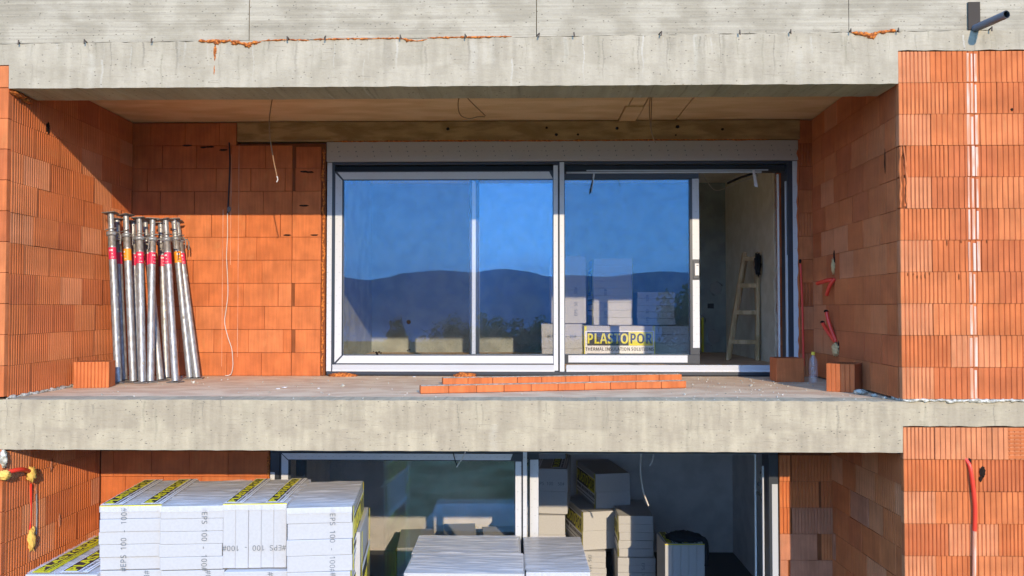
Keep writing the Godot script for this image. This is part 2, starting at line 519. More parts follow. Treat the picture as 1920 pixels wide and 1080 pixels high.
# ---------------------------------------------------------------- concrete members
func poly_member(pts: PackedVector2Array, z0: float, z1: float, top: float, vh: float) -> ArrayMesh:
	var mb := MB.new()
	var ids := Geometry2D.triangulate_polygon(pts)
	var uv := func(p: Vector2) -> Vector2: return Vector2((p.x + 5.0) / 10.0, (top - p.y) / vh)
	for i in range(0, ids.size(), 3):
		var a := pts[ids[i]]; var b := pts[ids[i + 1]]; var c := pts[ids[i + 2]]
		if (b - a).cross(c - a) < 0:
			var s := b; b = c; c = s
		mb.tuv(Vector3(a.x, a.y, z0), Vector3(b.x, b.y, z0), Vector3(c.x, c.y, z0), uv.call(a), uv.call(b), uv.call(c))
		mb.tuv(Vector3(a.x, a.y, z1), Vector3(c.x, c.y, z1), Vector3(b.x, b.y, z1), uv.call(a), uv.call(c), uv.call(b))
	var cw := Geometry2D.is_polygon_clockwise(pts)
	for i in pts.size():
		var a := pts[i]; var b := pts[(i + 1) % pts.size()]
		if not cw:  # Geometry2D reads y downwards
			var s := a; a = b; b = s
		var dv := (z0 - z1) / vh * 0.5
		var ua := Vector2((a.x + a.y + 5.0) / 10.0, 0.1); var ub := Vector2((b.x + b.y + 5.0) / 10.0, 0.1)
		var A := Vector3(a.x, a.y, z0); var B := Vector3(b.x, b.y, z0); var C := Vector3(b.x, b.y, z1); var D := Vector3(a.x, a.y, z1)
		mb.tuv(A, C, B, ua, ub + Vector2(0, dv), ub)
		mb.tuv(A, D, C, ua, ua + Vector2(0, dv), ub + Vector2(0, dv))
	return mb.done()

func rough_line(a: Vector2, b: Vector2, amp: float, step := 0.07) -> Array:
	var out := []
	var n := maxi(1, int(a.distance_to(b) / step))
	var nrm := (b - a).normalized().orthogonal()
	for i in n: out.append(a.lerp(b, float(i) / n) + (nrm * rng.randf_range(-amp, amp) if i > 0 else Vector2.ZERO))
	return out

func _ready() -> void:
	rng.seed = 20240611
	# ---- camera
	var cam := Camera3D.new()
	cam.name = "camera"
	cam.position = Vector3(0, 3.84, 6.19)
	cam.rotation = Vector3(atan(36.0 / 1460.0), atan(28.0 / 1460.0), 0)
	cam.fov = rad_to_deg(2.0 * atan(540.0 / 1460.0))
	cam.far = 12000.0
	cam.current = true
	add_child(cam)
	# ---- sky and sun
	var env := Environment.new()
	env.background_mode = Environment.BG_SKY
	var sky := Sky.new()
	var sm := ProceduralSkyMaterial.new()
	sm.sky_top_color = lin(0.10, 0.21, 0.42)
	sm.sky_horizon_color = lin(0.50, 0.64, 0.82)
	sm.sky_curve = 0.06
	sm.ground_bottom_color = lin(0.12, 0.12, 0.10)
	sm.ground_horizon_color = lin(0.50, 0.64, 0.82)
	sm.sun_angle_max = 12.0
	sky.sky_material = sm
	env.sky = sky
	env.background_energy_multiplier = 4.0
	env.fog_enabled = true
	env.fog_density = 0.00026
	env.fog_light_color = Color(0.55, 0.80, 1.0)
	env.tonemap_mode = Environment.TONE_MAPPER_LINEAR
	env.tonemap_exposure = 1.75
	env.sdfgi_enabled = true; env.ssao_enabled = true; env.ssil_enabled = true
	var we := WorldEnvironment.new()
	we.name = "world_environment"
	we.environment = env
	add_child(we)
	var sun := DirectionalLight3D.new()
	sun.name = "sun"
	sun.light_energy = 1.02
	sun.light_color = Color(1.0, 0.91, 0.77)
	sun.light_angular_distance = 0.5
	sun.shadow_enabled = true
	add_child(sun)
	sun.look_at_from_position(Vector3.ZERO, Vector3(-0.315, -0.355, -1.0))
	font_mono = SystemFont.new(); font_mono.font_names = PackedStringArray(["Droid Sans Mono"])
	font_bold = SystemFont.new(); font_bold.font_names = PackedStringArray(["Droid Sans"]); font_bold.font_weight = 800
	make_materials()
	build_land()
	build_concrete()
	build_rooms()
	build_brickwork()
	build_doors()
	build_loggia_things()
	build_facade_details()
	build_packs()

# ---------------------------------------------------------------- land seen in the glass
func land_y(z: float) -> float:
	if z < 10.0: return 0.0
	return -(z - 10.0) * 0.03 if z < 220.0 else -6.3 - (z - 220.0) * 0.28

func build_land() -> void:
	var mb := MB.new(true)
	var zs := [-600.0, -120.0, -20.0, 0.0, 5.0, 8.0, 10.0, 13.0, 18.0, 26.0, 40.0, 60.0, 90.0, 140.0, 220.0, 320.0, 420.0]
	var xs := [-2500.0, -900.0, -300.0, -120.0, -60.0, -30.0, -15.0, -8.0, 0.0, 8.0, 15.0, 30.0, 60.0, 120.0, 300.0, 900.0, 2500.0]
	var nz := FastNoiseLite.new(); nz.seed = 4; nz.frequency = 0.05
	var hgt := func(x: float, z: float) -> float: return land_y(z) + (nz.get_noise_2d(x, z) * 0.5 if z > 7.0 else 0.0)
	for i in zs.size() - 1:
		for j in xs.size() - 1:
			var a := Vector3(xs[j], hgt.call(xs[j], zs[i]), zs[i]); var b := Vector3(xs[j + 1], hgt.call(xs[j + 1], zs[i]), zs[i])
			var c := Vector3(xs[j + 1], hgt.call(xs[j + 1], zs[i + 1]), zs[i + 1]); var d := Vector3(xs[j], hgt.call(xs[j], zs[i + 1]), zs[i + 1])
			mb.quad(d, c, b, a)
	solo("ground", mb.done(), M.soil, "bare brown soil with dry grass around the building", "ground", Vector3.ZERO, "", "structure")
	var sb := MB.new()
	sb.quad(Vector3(-6000, -60, 3600), Vector3(6000, -60, 3600), Vector3(6000, -60, 300), Vector3(-6000, -60, 300))
	solo("sea", sb.done(), M.sea, "blue water mirrored in the upper glass", "water", Vector3.ZERO, "", "structure")
	# ridge line read from the mirror image: offset across, height over the eye, both at 3400 m
	var ridge := [[-6000, 150], [-3000, 190], [-1600, 160], [-800, 133], [-700, 116], [-600, 130], [-530, 150], [-368, 160], [-250, 150], [-100, 166], [0, 155], [98, 132], [180, 138], [330, 133], [590, 156], [700, 150], [1100, 175], [2000, 150], [3500, 200], [6000, 150]]
	var hn := FastNoiseLite.new(); hn.seed = 8; hn.frequency = 0.004; hn.fractal_octaves = 5
	var hb := MB.new(true)
	var cols := 260
	var rows := 14
	var grid := []
	for i in rows + 1:
		var row := []
		var t := float(i) / rows
		for j in cols + 1:
			var x := lerpf(-5000, 5000, float(j) / cols)
			var hr := 150.0
			for k in ridge.size() - 1:
				if x >= ridge[k][0] and x <= ridge[k + 1][0]:
					hr = lerpf(ridge[k][1], ridge[k + 1][1], smoothstep(0, 1, (x - ridge[k][0]) / float(ridge[k + 1][0] - ridge[k][0])))
			var up := sin(minf(t / 0.6, 1.0) * PI / 2) if t <= 0.6 else 1.0 - (t - 0.6) * 1.2
			row.append(Vector3(x, -62 + (hr + 66.0) * up + hn.get_noise_2d(x, t * 900) * 26.0 * up * (1.0 - 0.85 * up), 2700 + t * 1150))
		grid.append(row)
	for i in rows:
		for j in cols:
			hb.quad(grid[i + 1][j], grid[i + 1][j + 1], grid[i][j + 1], grid[i][j])
	solo("hills", hb.done(), M.forest, "long wooded ridge mirrored in the upper glass", "hills", Vector3.ZERO, "", "structure")
	# trees down the slope
	var crowns := []
	for v in 3: crowns.append(crown_mesh(300 + v, [1.3, 1.0, 1.1][v]))
	var spots := [[-9.4, 45, 4.3, 0.9], [-5.6, 46, 4.5, 2.0], [-3.6, 50, 4.7, 1.8], [-1.4, 47, 4.3, 1.9], [1.2, 49, 4.4, 2.3], [11.4, 44, 6.6, 2.2], [13.6, 47, 7.2, 2.4], [-16.0, 52, 3.2, 2.0], [18.0, 52, 6.0, 2.4], [5.2, 54, 3.0, 1.8], [-21.0, 46, 3.2, 2.2], [23.0, 45, 4.5, 2.4]]
	var names := ["slim tree nearest the middle of the slope gap", "broad round tree standing third on the slope", "tree leaning close behind the broad round one", "low tree at the middle of the mirrored slope", "wide tree just past the middle of the slope", "tall tree before the tallest one on the slope", "tallest tree on the slope before the house", "tree standing apart on the far sunny side", "broad tree behind the tallest tree", "small tree farthest down the slope", "lowest tree at one end of the row", "last tree at the other end of the row"]
	for i in spots.size():
		var s: Array = spots[i]
		var y: float = land_y(s[1]) - 0.2
		var t := thing("tree", names[i], "tree", Vector3(s[0], y, s[1]), "trees on the slope before the house")
		var tb := MB.new(true)
		var top: float = s[2] * 0.75
		tb.tube([Vector3.ZERO, Vector3(0.1, top * 0.35, 0), Vector3(0.0, top * 0.7, 0.1), Vector3(0.1, top, 0)], [0.17, 0.14, 0.09, 0.03], 8)
		for k in 6:
			var a := k * 2.4; var yb := top * (0.35 + 0.09 * k)
			tb.tube([Vector3(0.05, yb, 0), Vector3(cos(a) * 0.5 * s[3], yb + 0.5, sin(a) * 0.5 * s[3]), Vector3(cos(a) * 1.1 * s[3], yb + 1.2, sin(a) * 1.1 * s[3])], [0.06, 0.045, 0.015], 5)
		part(t, "trunk", tb.done(), M.bark)
		part(t, "crown", crowns[i % 3], M.leaf, Transform3D(Basis(Vector3.UP, i * 1.3).scaled(Vector3(s[3], s[2] * 0.42, s[3])), Vector3(0, s[2] * 0.58, 0)))

func crown_mesh(sd: int, squash: float) -> ArrayMesh:
	var r := RandomNumberGenerator.new(); r.seed = sd
	var mb := MB.new()
	for c in 34:
		var d := Vector3(r.randfn(), r.randfn(), r.randfn()).normalized() * pow(r.randf(), 0.4)
		var cr := r.randf_range(0.22, 0.42)
		for k in 70:
			var e := Vector3(r.randfn(), r.randfn(), r.randfn()).normalized() * cr * pow(r.randf(), 0.35)
			var p := d * Vector3(0.95, 0.9, 0.95) + e
			var b := Basis(Vector3(r.randfn(), r.randfn(), r.randfn()).normalized(), r.randf() * TAU)
			var s := r.randf_range(0.025, 0.05) * squash
			mb.quad(p + b.x * -s + b.y * -s * 0.6, p + b.x * s + b.y * -s * 0.6, p + b.x * s * 0.7 + b.y * s, p + b.x * -s * 0.7 + b.y * s)
	return mb.done()

# ---------------------------------------------------------------- concrete
func joint_y(x: float) -> float:
	return 5.978 + (x + 4.2) * 0.0073

func build_concrete() -> void:
	var p := PackedVector2Array()
	# beam over the loggia, with the brick piers rising beside it
	for a in rough_line(Vector2(-5.0, 5.805), Vector2(-4.2, 5.805), 0.004): p.append(a)
	p.append(Vector2(-4.2, 5.805))
	for a in rough_line(Vector2(-4.198, 5.612), Vector2(2.94, 5.612), 0.0025): p.append(a)
	p.append(Vector2(2.945, 5.612))
	for a in rough_line(Vector2(2.947, 5.875), Vector2(4.9, 5.885), 0.008): p.append(a)
	p.append(Vector2(4.9, 5.885))
	for a in rough_line(Vector2(4.9, joint_y(4.9) - 0.002), Vector2(-5.0, joint_y(-5.0) - 0.002), 0.005): p.append(a)
	var beam := thing("concrete_beam", "pale concrete beam with water stains above the loggia opening", "beam", Vector3.ZERO, "", "thing")
	part(beam, "beam_body", poly_member(p, 0.0, -0.37, 6.03, 0.45), M.beam)
	# wire ends left from the formwork
	for q in [[-4.114, 5.964], [-3.563, 5.987], [-3.035, 5.975], [-1.912, 5.959], [-1.631, 5.95], [-1.011, 5.957], [-0.483, 5.95], [0.078, 5.975], [0.381, 5.987], [1.053, 5.995], [1.697, 6.003], [2.094, 6.012], [2.566, 6.018], [2.945, 6.03], [3.66, 6.04]]:
		var b := Vector3(q[0], joint_y(q[0]), -0.004)
		var t := rng.randf_range(-0.02, 0.025)
		var mb := MB.new()
		mb.tube([b, b + Vector3(t * 0.4, 0.008, 0.02), b + Vector3(t, 0.018, 0.03), b + Vector3(t * 0.7, -0.018, 0.034)], [0.0055], 5)
		part(beam, "wire_end", mb.done(), M.wire)
	# rusty grout squeezed out of the joint
	for seg in [[[-2.653, 0.0], [-2.531, -0.006], [-2.401, 0.0], [-2.27, -0.03], [-2.141, -0.012]], [[-2.14, -0.004], [-1.925, 0.0], [-1.75, -0.006]], [[-1.72, 0.0], [-1.493, 0.002], [-1.234, 0.0], [-1.019, 0.0], [-0.95, -0.016], [-0.89, -0.026], [-0.8, -0.01]], [[-0.8, 0.0], [-0.504, 0.0], [-0.119, 0.002]], [[2.575, -0.004], [2.659, -0.018], [2.72, -0.03], [2.763, -0.022], [2.80, -0.004], [2.932, 0.002]]]:
		var pts := []
		for q in seg: pts.append(Vector3(q[0], joint_y(q[0]) + q[1], 0.001))
		bead(beam, "rusty_grout", pts, 0.012 if seg.size() == 5 or seg.size() == 6 else 0.0065, M.rust, 0.018, 0.55)
	for q in [[-2.50, -0.012, 0.019], [-2.36, -0.022, 0.017], [-2.25, -0.040, 0.020], [-2.19, -0.02, 0.015], [2.69, -0.02, 0.017], [2.74, -0.036, 0.024], [2.65, -0.012, 0.014], [-0.96, -0.02, 0.011]]:
		part(beam, "rusty_grout", lump(q[2] * 1.5, q[2], q[2] * 0.5, 0.9, int(q[0] * 1000), 2.0, 12, 8), M.rust, Transform3D(Basis(), Vector3(q[0], joint_y(q[0]) + q[1], 0.0)))
	bead(beam, "rusty_drip", [Vector3(-2.518, 5.955, 0.0), Vector3(-2.516, 5.90, 0.0), Vector3(-2.520, 5.83, 0.0)], 0.010, M.rust, 0.02, 0.3)
	bead(beam, "rusty_drip", [Vector3(-2.521, 5.79, -0.002), Vector3(-2.523, 5.71, -0.002)], 0.006, M.rust, 0.02, 0.4)
	# wall above the beam, in panels between formwork seams
	var up := thing("concrete_parapet", "board marked concrete wall panels above the stained beam", "wall", Vector3.ZERO, "", "thing")
	var cuts := [-5.0, -2.245, 0.078, 2.566, 4.9]
	for i in 4:
		var x0: float = cuts[i] + (0.003 if i > 0 else 0.0); var x1: float = cuts[i + 1] - 0.003
		var q := PackedVector2Array()
		for a in rough_line(Vector2(x0, joint_y(x0) + 0.004), Vector2(x1, joint_y(x1) + 0.004), 0.003): q.append(a)
		q.append(Vector2(x1, joint_y(x1) + 0.004)); q.append(Vector2(x1, 7.2)); q.append(Vector2(x0, 7.2))
		part(up, "panel", poly_member(q, -0.012 + [0.002, -0.002, 0.001, -0.001][i], -0.37, 6.4, 0.45), M.upper)
	wbox(up, "panel_core", Vector3(-4.9, 6.08, -0.36), Vector3(4.8, 7.1, -0.03), M.lintel, 0.0)
	# floor slab between the storeys
	p = PackedVector2Array()
	for a in rough_line(Vector2(-5.0, 2.70), Vector2(2.94, 2.70), 0.002): p.append(a)
	p.append(Vector2(2.945, 2.70))
	for a in rough_line(Vector2(2.948, 2.906), Vector2(4.9, 2.912), 0.004): p.append(a)
	p.append(Vector2(4.9, 2.912))
	for a in rough_line(Vector2(4.9, 3.10), Vector2(-5.0, 3.10), 0.003): p.append(a)
	var slab := thing("floor_slab", "beige concrete slab edge between the two storeys", "slab", Vector3.ZERO, "", "thing")
	part(slab, "slab_body", poly_member(p, 0.0, -0.25, 3.10, 0.42), M.slab)
	wbox(slab, "loggia_floor", Vector3(-5.0, 2.72, -6.75), Vector3(4.9, 3.098, -0.25), M.floor, 0.0)
	# loggia ceiling: cast panels with formwork seams
	var ceil_ := thing("loggia_ceiling", "bare concrete ceiling with formwork seams inside the loggia", "ceiling", Vector3.ZERO, "", "structure")
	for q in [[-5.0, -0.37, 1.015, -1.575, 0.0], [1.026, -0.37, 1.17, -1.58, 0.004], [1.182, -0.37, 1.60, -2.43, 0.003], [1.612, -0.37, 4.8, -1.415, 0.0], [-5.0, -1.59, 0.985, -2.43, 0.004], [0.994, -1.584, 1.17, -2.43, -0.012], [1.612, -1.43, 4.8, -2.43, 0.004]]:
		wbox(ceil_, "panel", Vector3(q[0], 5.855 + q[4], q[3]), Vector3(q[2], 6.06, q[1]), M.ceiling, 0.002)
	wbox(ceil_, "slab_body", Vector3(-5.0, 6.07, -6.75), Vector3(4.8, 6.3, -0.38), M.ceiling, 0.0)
	for q in [[-2.37, -1.0], [-0.61, -1.0], [1.147, -1.0], [-2.0, -0.7], [0.3, -0.8], [2.2, -1.1], [-1.2, -0.6]]:
		part(ceil_, "formwork_scar", lump(0.035, 0.006, 0.03, 0.5, int(q[0] * 100) + 7, 1.5, 12, 6), M.lintel, Transform3D(Basis(), Vector3(q[0], 5.855, q[1])))
	# concrete lintel over the upper glass door
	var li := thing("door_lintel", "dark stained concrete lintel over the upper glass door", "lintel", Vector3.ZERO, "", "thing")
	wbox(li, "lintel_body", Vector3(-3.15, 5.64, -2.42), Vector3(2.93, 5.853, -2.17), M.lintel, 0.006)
	for q in [[-0.854, 5.768, 0.018], [0.214, 5.775, 0.014], [0.317, 5.70, 0.017], [0.972, 5.766, 0.018], [1.62, 5.78, 0.020], [1.60, 5.69, 0.010], [0.55, 5.70, 0.013], [2.1, 5.75, 0.015]]:
		part(li, "tie_hole", lump(q[2], q[2] * 0.9, 0.005, 0.4, int(q[0] * 333), 1.5, 12, 8), M.hole, Transform3D(Basis(), Vector3(q[0], q[1], -2.17)))
	bead(li, "orange_foam", [Vector3(-2.1, 5.637, -2.176), Vector3(-1.0, 5.640, -2.176), Vector3(0.2, 5.636, -2.176), Vector3(1.5, 5.640, -2.176), Vector3(2.6, 5.64, -2.178)], 0.008, M.rust, 0.05, 0.5)

# ---------------------------------------------------------------- rooms behind the glass
func build_rooms() -> void:
	var r := thing("upper_room", "bare plastered room behind the upper glass door", "room", Vector3(0, 3.1, -4.3), "", "structure")
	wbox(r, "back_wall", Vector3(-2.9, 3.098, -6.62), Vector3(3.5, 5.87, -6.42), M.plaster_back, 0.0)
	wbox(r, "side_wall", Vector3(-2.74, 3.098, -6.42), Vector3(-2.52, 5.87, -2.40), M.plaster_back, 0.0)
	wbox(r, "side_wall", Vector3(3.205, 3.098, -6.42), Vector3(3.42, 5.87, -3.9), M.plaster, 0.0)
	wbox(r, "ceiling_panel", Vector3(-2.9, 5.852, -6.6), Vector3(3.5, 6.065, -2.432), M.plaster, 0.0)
	wbox(r, "screed", Vector3(-2.52, 3.09, -6.42), Vector3(3.4, 3.112, -2.45), M.floor, 0.0)
	wbox(r, "wall_stub", Vector3(3.25, 3.098, -3.9), Vector3(3.42, 5.87, -2.2), M.core, 0.0)
	# unplastered bricks beside the door opening
	var o := Vector3(3.215, 3.1, -3.9)
	for i in 11:
		lay(r, o, Vector3(0, 0, 1), run(1.45, 0.2 if i % 2 else 0.34, 0.375, "m", "m"), i * COURSE, 0.248)
	var edge := []
	for i in 24: edge.append(Vector3(3.2, 3.15 + i * 0.117, -3.89 + rng.randf_range(-0.03, 0.02)))
	bead(r, "plaster_edge", edge, 0.022, M.plaster, 0.04, 0.5)
	part(r, "socket_box", bb(Vector3(0.10, 0.08, 0.012)), M.black, Transform3D(Basis(), Vector3(2.96, 3.86, -6.416) - r.position))
	for q in [[2.78, 3.6], [3.0, 3.36], [2.9, 3.15], [3.05, 4.15]]:
		part(r, "plaster_patch", lump(0.10, 0.11, 0.004, 0.4, int(q[0] * 91 + q[1] * 17), 1.5, 14, 8), M.plaster_dark, Transform3D(Basis(), Vector3(q[0], q[1], -6.42) - r.position))
	wire(r, "cable", [Vector3(2.55, 5.82, -5.2), Vector3(2.75, 5.55, -5.2), Vector3(3.0, 5.62, -5.0), Vector3(3.19, 5.66, -4.6)], 0.006, M.cable_white)
	wire(r, "cable", [Vector3(2.85, 5.60, -4.9), Vector3(3.0, 5.66, -4.75), Vector3(3.19, 5.70, -4.5)], 0.016, M.black)
	var l := thing("lower_room", "dim grey room behind the lower glass door", "room", Vector3(0, 0, -3.8), "", "structure")
	wbox(l, "back_wall", Vector3(-3.4, 0, -6.27), Vector3(3.5, 2.72, -6.07), M.plaster_grey, 0.0)
	wbox(l, "side_wall", Vector3(-3.3, 0, -6.07), Vector3(-3.1, 2.72, -1.62), M.plaster_grey, 0.0)
	wbox(l, "side_wall", Vector3(3.2, 0, -6.07), Vector3(3.4, 2.72, -1.66), M.plaster_grey, 0.0)
	wbox(l, "front_wall", Vector3(-4.4, 2.46, -1.62), Vector3(3.42, 2.70, -1.40), M.core, 0.0)
	wbox(l, "front_wall", Vector3(2.94, 0.0, -1.62), Vector3(3.42, 2.46, -1.40), M.core, 0.0)
	wbox(l, "screed", Vector3(-3.1, 0.004, -6.07), Vector3(3.2, 0.03, -1.62), M.room_floor, 0.0)
	part(l, "tap", lump(0.03, 0.03, 0.03, 0.2, 4), M.steel, Transform3D(Basis(), Vector3(3.18, 1.42, -4.6) - l.position))
	bead(l, "chased_slot", [Vector3(3.198, 1.65, -4.55), Vector3(3.198, 1.42, -4.6), Vector3(3.198, 1.25, -4.5), Vector3(3.198, 0.9, -4.4)], 0.02, M.mortar, 0.04, 0.5)
	bead(l, "chased_slot", [Vector3(3.198, 1.28, -4.95), Vector3(3.198, 1.25, -4.2)], 0.016, M.mortar, 0.04, 0.5)
	for q in [[3.197, 2.0, -4.4], [3.197, 0.9, -3.6]]:
		part(l, "wall_hole", lump(0.004, 0.03, 0.03, 0.3, int(q[1] * 50), 1.5, 10, 6), M.hole, Transform3D(Basis(), Vector3(q[0], q[1], q[2]) - l.position))
	part(l, "socket_box", bb(Vector3(0.09, 0.06, 0.02)), M.black, Transform3D(Basis(), Vector3(1.5, 1.05, -6.06) - l.position))
	for q in [[-0.7, 2.20, 0.2], [1.45, 1.75, 0.14], [2.4, 2.15, 0.1]]:
		part(l, "plaster_patch", lump(q[2], q[2] * 0.6, 0.004, 0.5, int(q[0] * 91), 1.5, 14, 8), M.plaster_dark, Transform3D(Basis(), Vector3(q[0] + 0.4, q[1], -6.07) - l.position))

# ---------------------------------------------------------------- brickwork
func build_brickwork() -> void:
	# pier right of the loggia
	var w := thing("brick_pier", "sunlit ribbed brick pier with a pale lime streak beside the loggia", "brick wall", Vector3(2.945, 3.1, 0), "", "thing")
	var o := Vector3(2.945, 3.12, 0)
	core(w, o, Vector3.RIGHT, 1.9, 0, 2.755)
	for i in 11:
		var it := run(1.9, 0.25 if i % 2 == 0 else 0.385, 0.385, "f", "w")
		it[0][3] = brick_tones[4] if i % 2 == 0 else brick_tones[[1, 3, 0][i % 3]]
		if i in [6, 7]:
			it[0][0] += 0.055; it[0][1] -= 0.055
		lay(w, o, Vector3.RIGHT, it, i * COURSE, COURSE)
	# broken outer shell on two courses: torn edge and open channel
	for i in [6, 7]:
		var y: float = 3.125 + i * COURSE
		wbox(w, "broken_web", Vector3(2.948, y, -0.05), Vector3(2.962, y + 0.235, -0.004), brick_tones[0], 0.004)
		wbox(w, "broken_web", Vector3(2.984, y + 0.01, -0.05), Vector3(3.004, y + 0.24, -0.012), brick_tones[3], 0.004)
	bead(w, "broken_edge", [Vector3(2.95, 4.63, -0.006), Vector3(2.955, 4.8, -0.004), Vector3(2.95, 4.95, -0.004), Vector3(2.962, 5.12, -0.004)], 0.009, brick_tones[0], 0.03, 0.6)
	bead(w, "broken_edge", [Vector3(2.998, 4.66, -0.004), Vector3(3.004, 4.82, -0.004), Vector3(2.996, 5.0, -0.004), Vector3(2.975, 5.14, -0.003)], 0.007, brick_tones[1], 0.03, 0.6)
	var bed := []
	for i in 26: bed.append(Vector3(2.95 + i * 0.075, 3.106 + rng.randf_range(-0.006, 0.006), 0.0))
	bead(w, "mortar_bed", bed, 0.012, M.mortar, 0.025, 0.5)
	wbox(w, "mortar_bed", Vector3(2.95, 3.098, -0.2), Vector3(4.8, 3.121, -0.012), M.mortar, 0.003)
	# lime run down the ribs
	for i in 11:
		for k in 3:
			var x := 3.478 + k * 0.032 + rng.randf_range(-0.003, 0.003)
			if i < 4 and k == 2: continue
			var y := 3.124 + i * COURSE
			wbox(w, "lime_streak", Vector3(x, y, -0.004), Vector3(x + rng.randf_range(0.014, 0.023), y + rng.randf_range(0.22, 0.242), 0.0035), M.lime, 0.0015)
	part(w, "brick_hole", lump(0.011, 0.013, 0.004, 0.5, 9, 1.5, 10, 6), M.hole, Transform3D(Basis(), Vector3(3.83, 5.40, 0.001) - w.position))
	for q in [[3.0, 4.02], [3.045, 4.02], [3.075, 4.0], [3.105, 4.0], [3.135, 4.01], [3.17, 4.025], [3.4, 4.0], [3.31, 4.27], [3.42, 4.275], [3.62, 4.28]]:
		part(w, "brick_hole", lump(0.005, rng.randf_range(0.008, 0.028), 0.003, 0.3, int(q[0] * 100), 1.5, 8, 6), M.core, Transform3D(Basis(), Vector3(q[0], q[1] + 0.08, 0.001) - w.position))
	# pier at the other side, a strip of it in view
	w = thing("brick_pier", "narrow strip of smooth brick pier at the left picture edge", "brick wall", Vector3(-4.6, 3.1, 0), "", "thing")
	o = Vector3(-5.0, 3.12, 0)
	core(w, o, Vector3.RIGHT, 0.8, 0, 2.68)
	for i in 11:
		lay(w, o, Vector3.RIGHT, flip(run(0.8, 0.25 if i % 2 else 0.375, 0.375, "m", "m"), 0.8), i * COURSE, 0.25 if i < 10 else 0.18)
	# side wall of the loggia, sunlit
	var a := Vector3(-4.2, 3.115, -0.052)
	var u := Vector3(-0.09, 0, -2.14).normalized()
	w = thing("brick_wall", "sunlit ribbed brick side wall behind the steel props", "brick wall", Vector3(-4.2, 3.1, -1.1), "", "thing")
	var lw := 2.12
	core(w, a, u, lw, 0, 2.74)
	for i in 11:
		var hh := COURSE if i < 10 else 0.235
		var it := run(lw, [0.33, 0.2, 0.28][i % 3] + rng.randf_range(-0.04, 0.04), 0.376, "g", "g", 0.02)
		lay(w, a, u, it, i * COURSE, hh)
	var fr := []
	for i in 30: fr.append(Vector3(-4.19 - 0.042 * i * 0.07, 3.103, -0.02 - i * 0.07))
	bead(w, "mortar_bed", fr, 0.016, M.mortar, 0.025, 0.6)
	part(w, "orange_foam", lump(0.03, 0.022, 0.09, 0.6, 3), M.rust, Transform3D(Basis(), Vector3(-4.19, 5.59, -0.10) - w.position))
	part(w, "orange_foam", lump(0.025, 0.02, 0.07, 0.6, 6), M.rust, Transform3D(Basis(), Vector3(-4.195, 5.575, -0.22) - w.position))
	part(w, "brick_hole", lump(0.006, 0.05, 0.025, 0.5, 5), M.hole, Transform3D(Basis(), Vector3(-4.222, 5.42, -0.56) - w.position))
	# opposite side wall, in shade
	var ur := Vector3(-0.11, 0, 2.128).normalized()
	a = Vector3(3.055, 3.115, -2.18)
	w = thing("brick_wall", "shaded ribbed brick side wall with cut red conduits", "brick wall", Vector3(3.0, 3.1, -1.1), "", "thing")
	core(w, a, ur, lw, 0, 2.74)
	for i in 11:
		var it := run(lw, [0.20, 0.325][i % 2], 0.376, "m", "g", 0.015)
		lay(w, a, ur, flip(it, lw), i * COURSE, COURSE if i < 10 else 0.235)
	for q in [[4.30, -1.52, 0.10, 0.016], [3.46, -1.42, 0.05, 0.012], [5.04, -0.27, 0.10, 0.010]]:
		part(w, "chased_slot", lump(0.006, q[2], q[3], 0.5, int(q[0] * 10), 2.0, 12, 10), M.hole, Transform3D(Basis(), Vector3(2.945 + 0.0517 * -q[1] - 0.001, q[0], q[1]) - w.position))
	# end wall of the loggia beside the door
	w = thing("brick_wall", "smooth brick end wall with a white cable beside the glass door", "brick wall", Vector3(-3.2, 3.1, -2.18), "", "thing")
	o = Vector3(-4.3, 3.1, -2.18)
	core(w, o, Vector3.RIGHT, 2.13, 0, 2.52, 0.21, 0.014)
	core(w, o, Vector3.RIGHT, 1.15, 2.5, 2.75, 0.21, 0.014)
	var starts := [0.30, 0.16, 0.33, 0.10, 0.30, 0.24, 0.12, 0.31, 0.17, 0.33, 0.2]
	for i in 11:
		var l := 1.755 if i < 10 else 1.14
		lay(w, o, Vector3.RIGHT, plain(run(l, starts[i], 0.377, "m", "m")), i * COURSE, 0.25, 0.7)
		if i < 10:
			var off: float = [0.0, 0.04, 0.0, 0.03, 0.0, 0.0, 0.0, 0.0, 0.03, 0.035][i]
			lay(w, o, Vector3.RIGHT, plain([[1.757 + off, 0.315 - off, "m", null]]), i * COURSE, 0.25 if i != 9 else 0.235, 0.7)
	wbox(w, "corner_block", Vector3(-4.55, 3.1, -2.42), Vector3(-4.298, 5.85, -2.10), M.core, 0.0)
	for k in 3:
		wbox(w, "mortar_line", Vector3([-3.30, -3.215, -3.13][k], [3.2, 4.3, 3.3][k], -2.186), Vector3([-3.296, -3.211, -3.127][k], [4.9, 5.5, 5.6][k], -2.177), M.lime, 0.0)
	var foam := []
	for i in 34: foam.append(Vector3(-2.205 + rng.randf_range(-0.006, 0.006), 3.12 + i * 0.074, -2.184))
	bead(w, "orange_foam", foam, 0.014, M.rust, 0.03, 0.5)
	for q in [[-2.60, 4.62], [-3.7, 5.60], [-3.52, 5.58], [-3.30, 5.55], [-3.45, 5.585], [-2.42, 5.31], [-2.36, 5.305], [-2.42, 4.94], [-2.3, 4.62]]:
		part(w, "brick_chip", lump(rng.randf_range(0.02, 0.05), 0.009, 0.004, 0.6, int(q[0] * 77), 2.5, 12, 6), M.hole, Transform3D(Basis(), Vector3(q[0], q[1], -2.178) - w.position))
	# narrow bit of wall at the other door jamb
	w = thing("brick_wall", "narrow shaded brick strip between door frame and side wall", "brick wall", Vector3(3.0, 3.1, -2.18), "", "thing")
	o = Vector3(2.905, 3.1, -2.18)
	core(w, o, Vector3.RIGHT, 0.34, 0, 2.75, 0.21, 0.014)
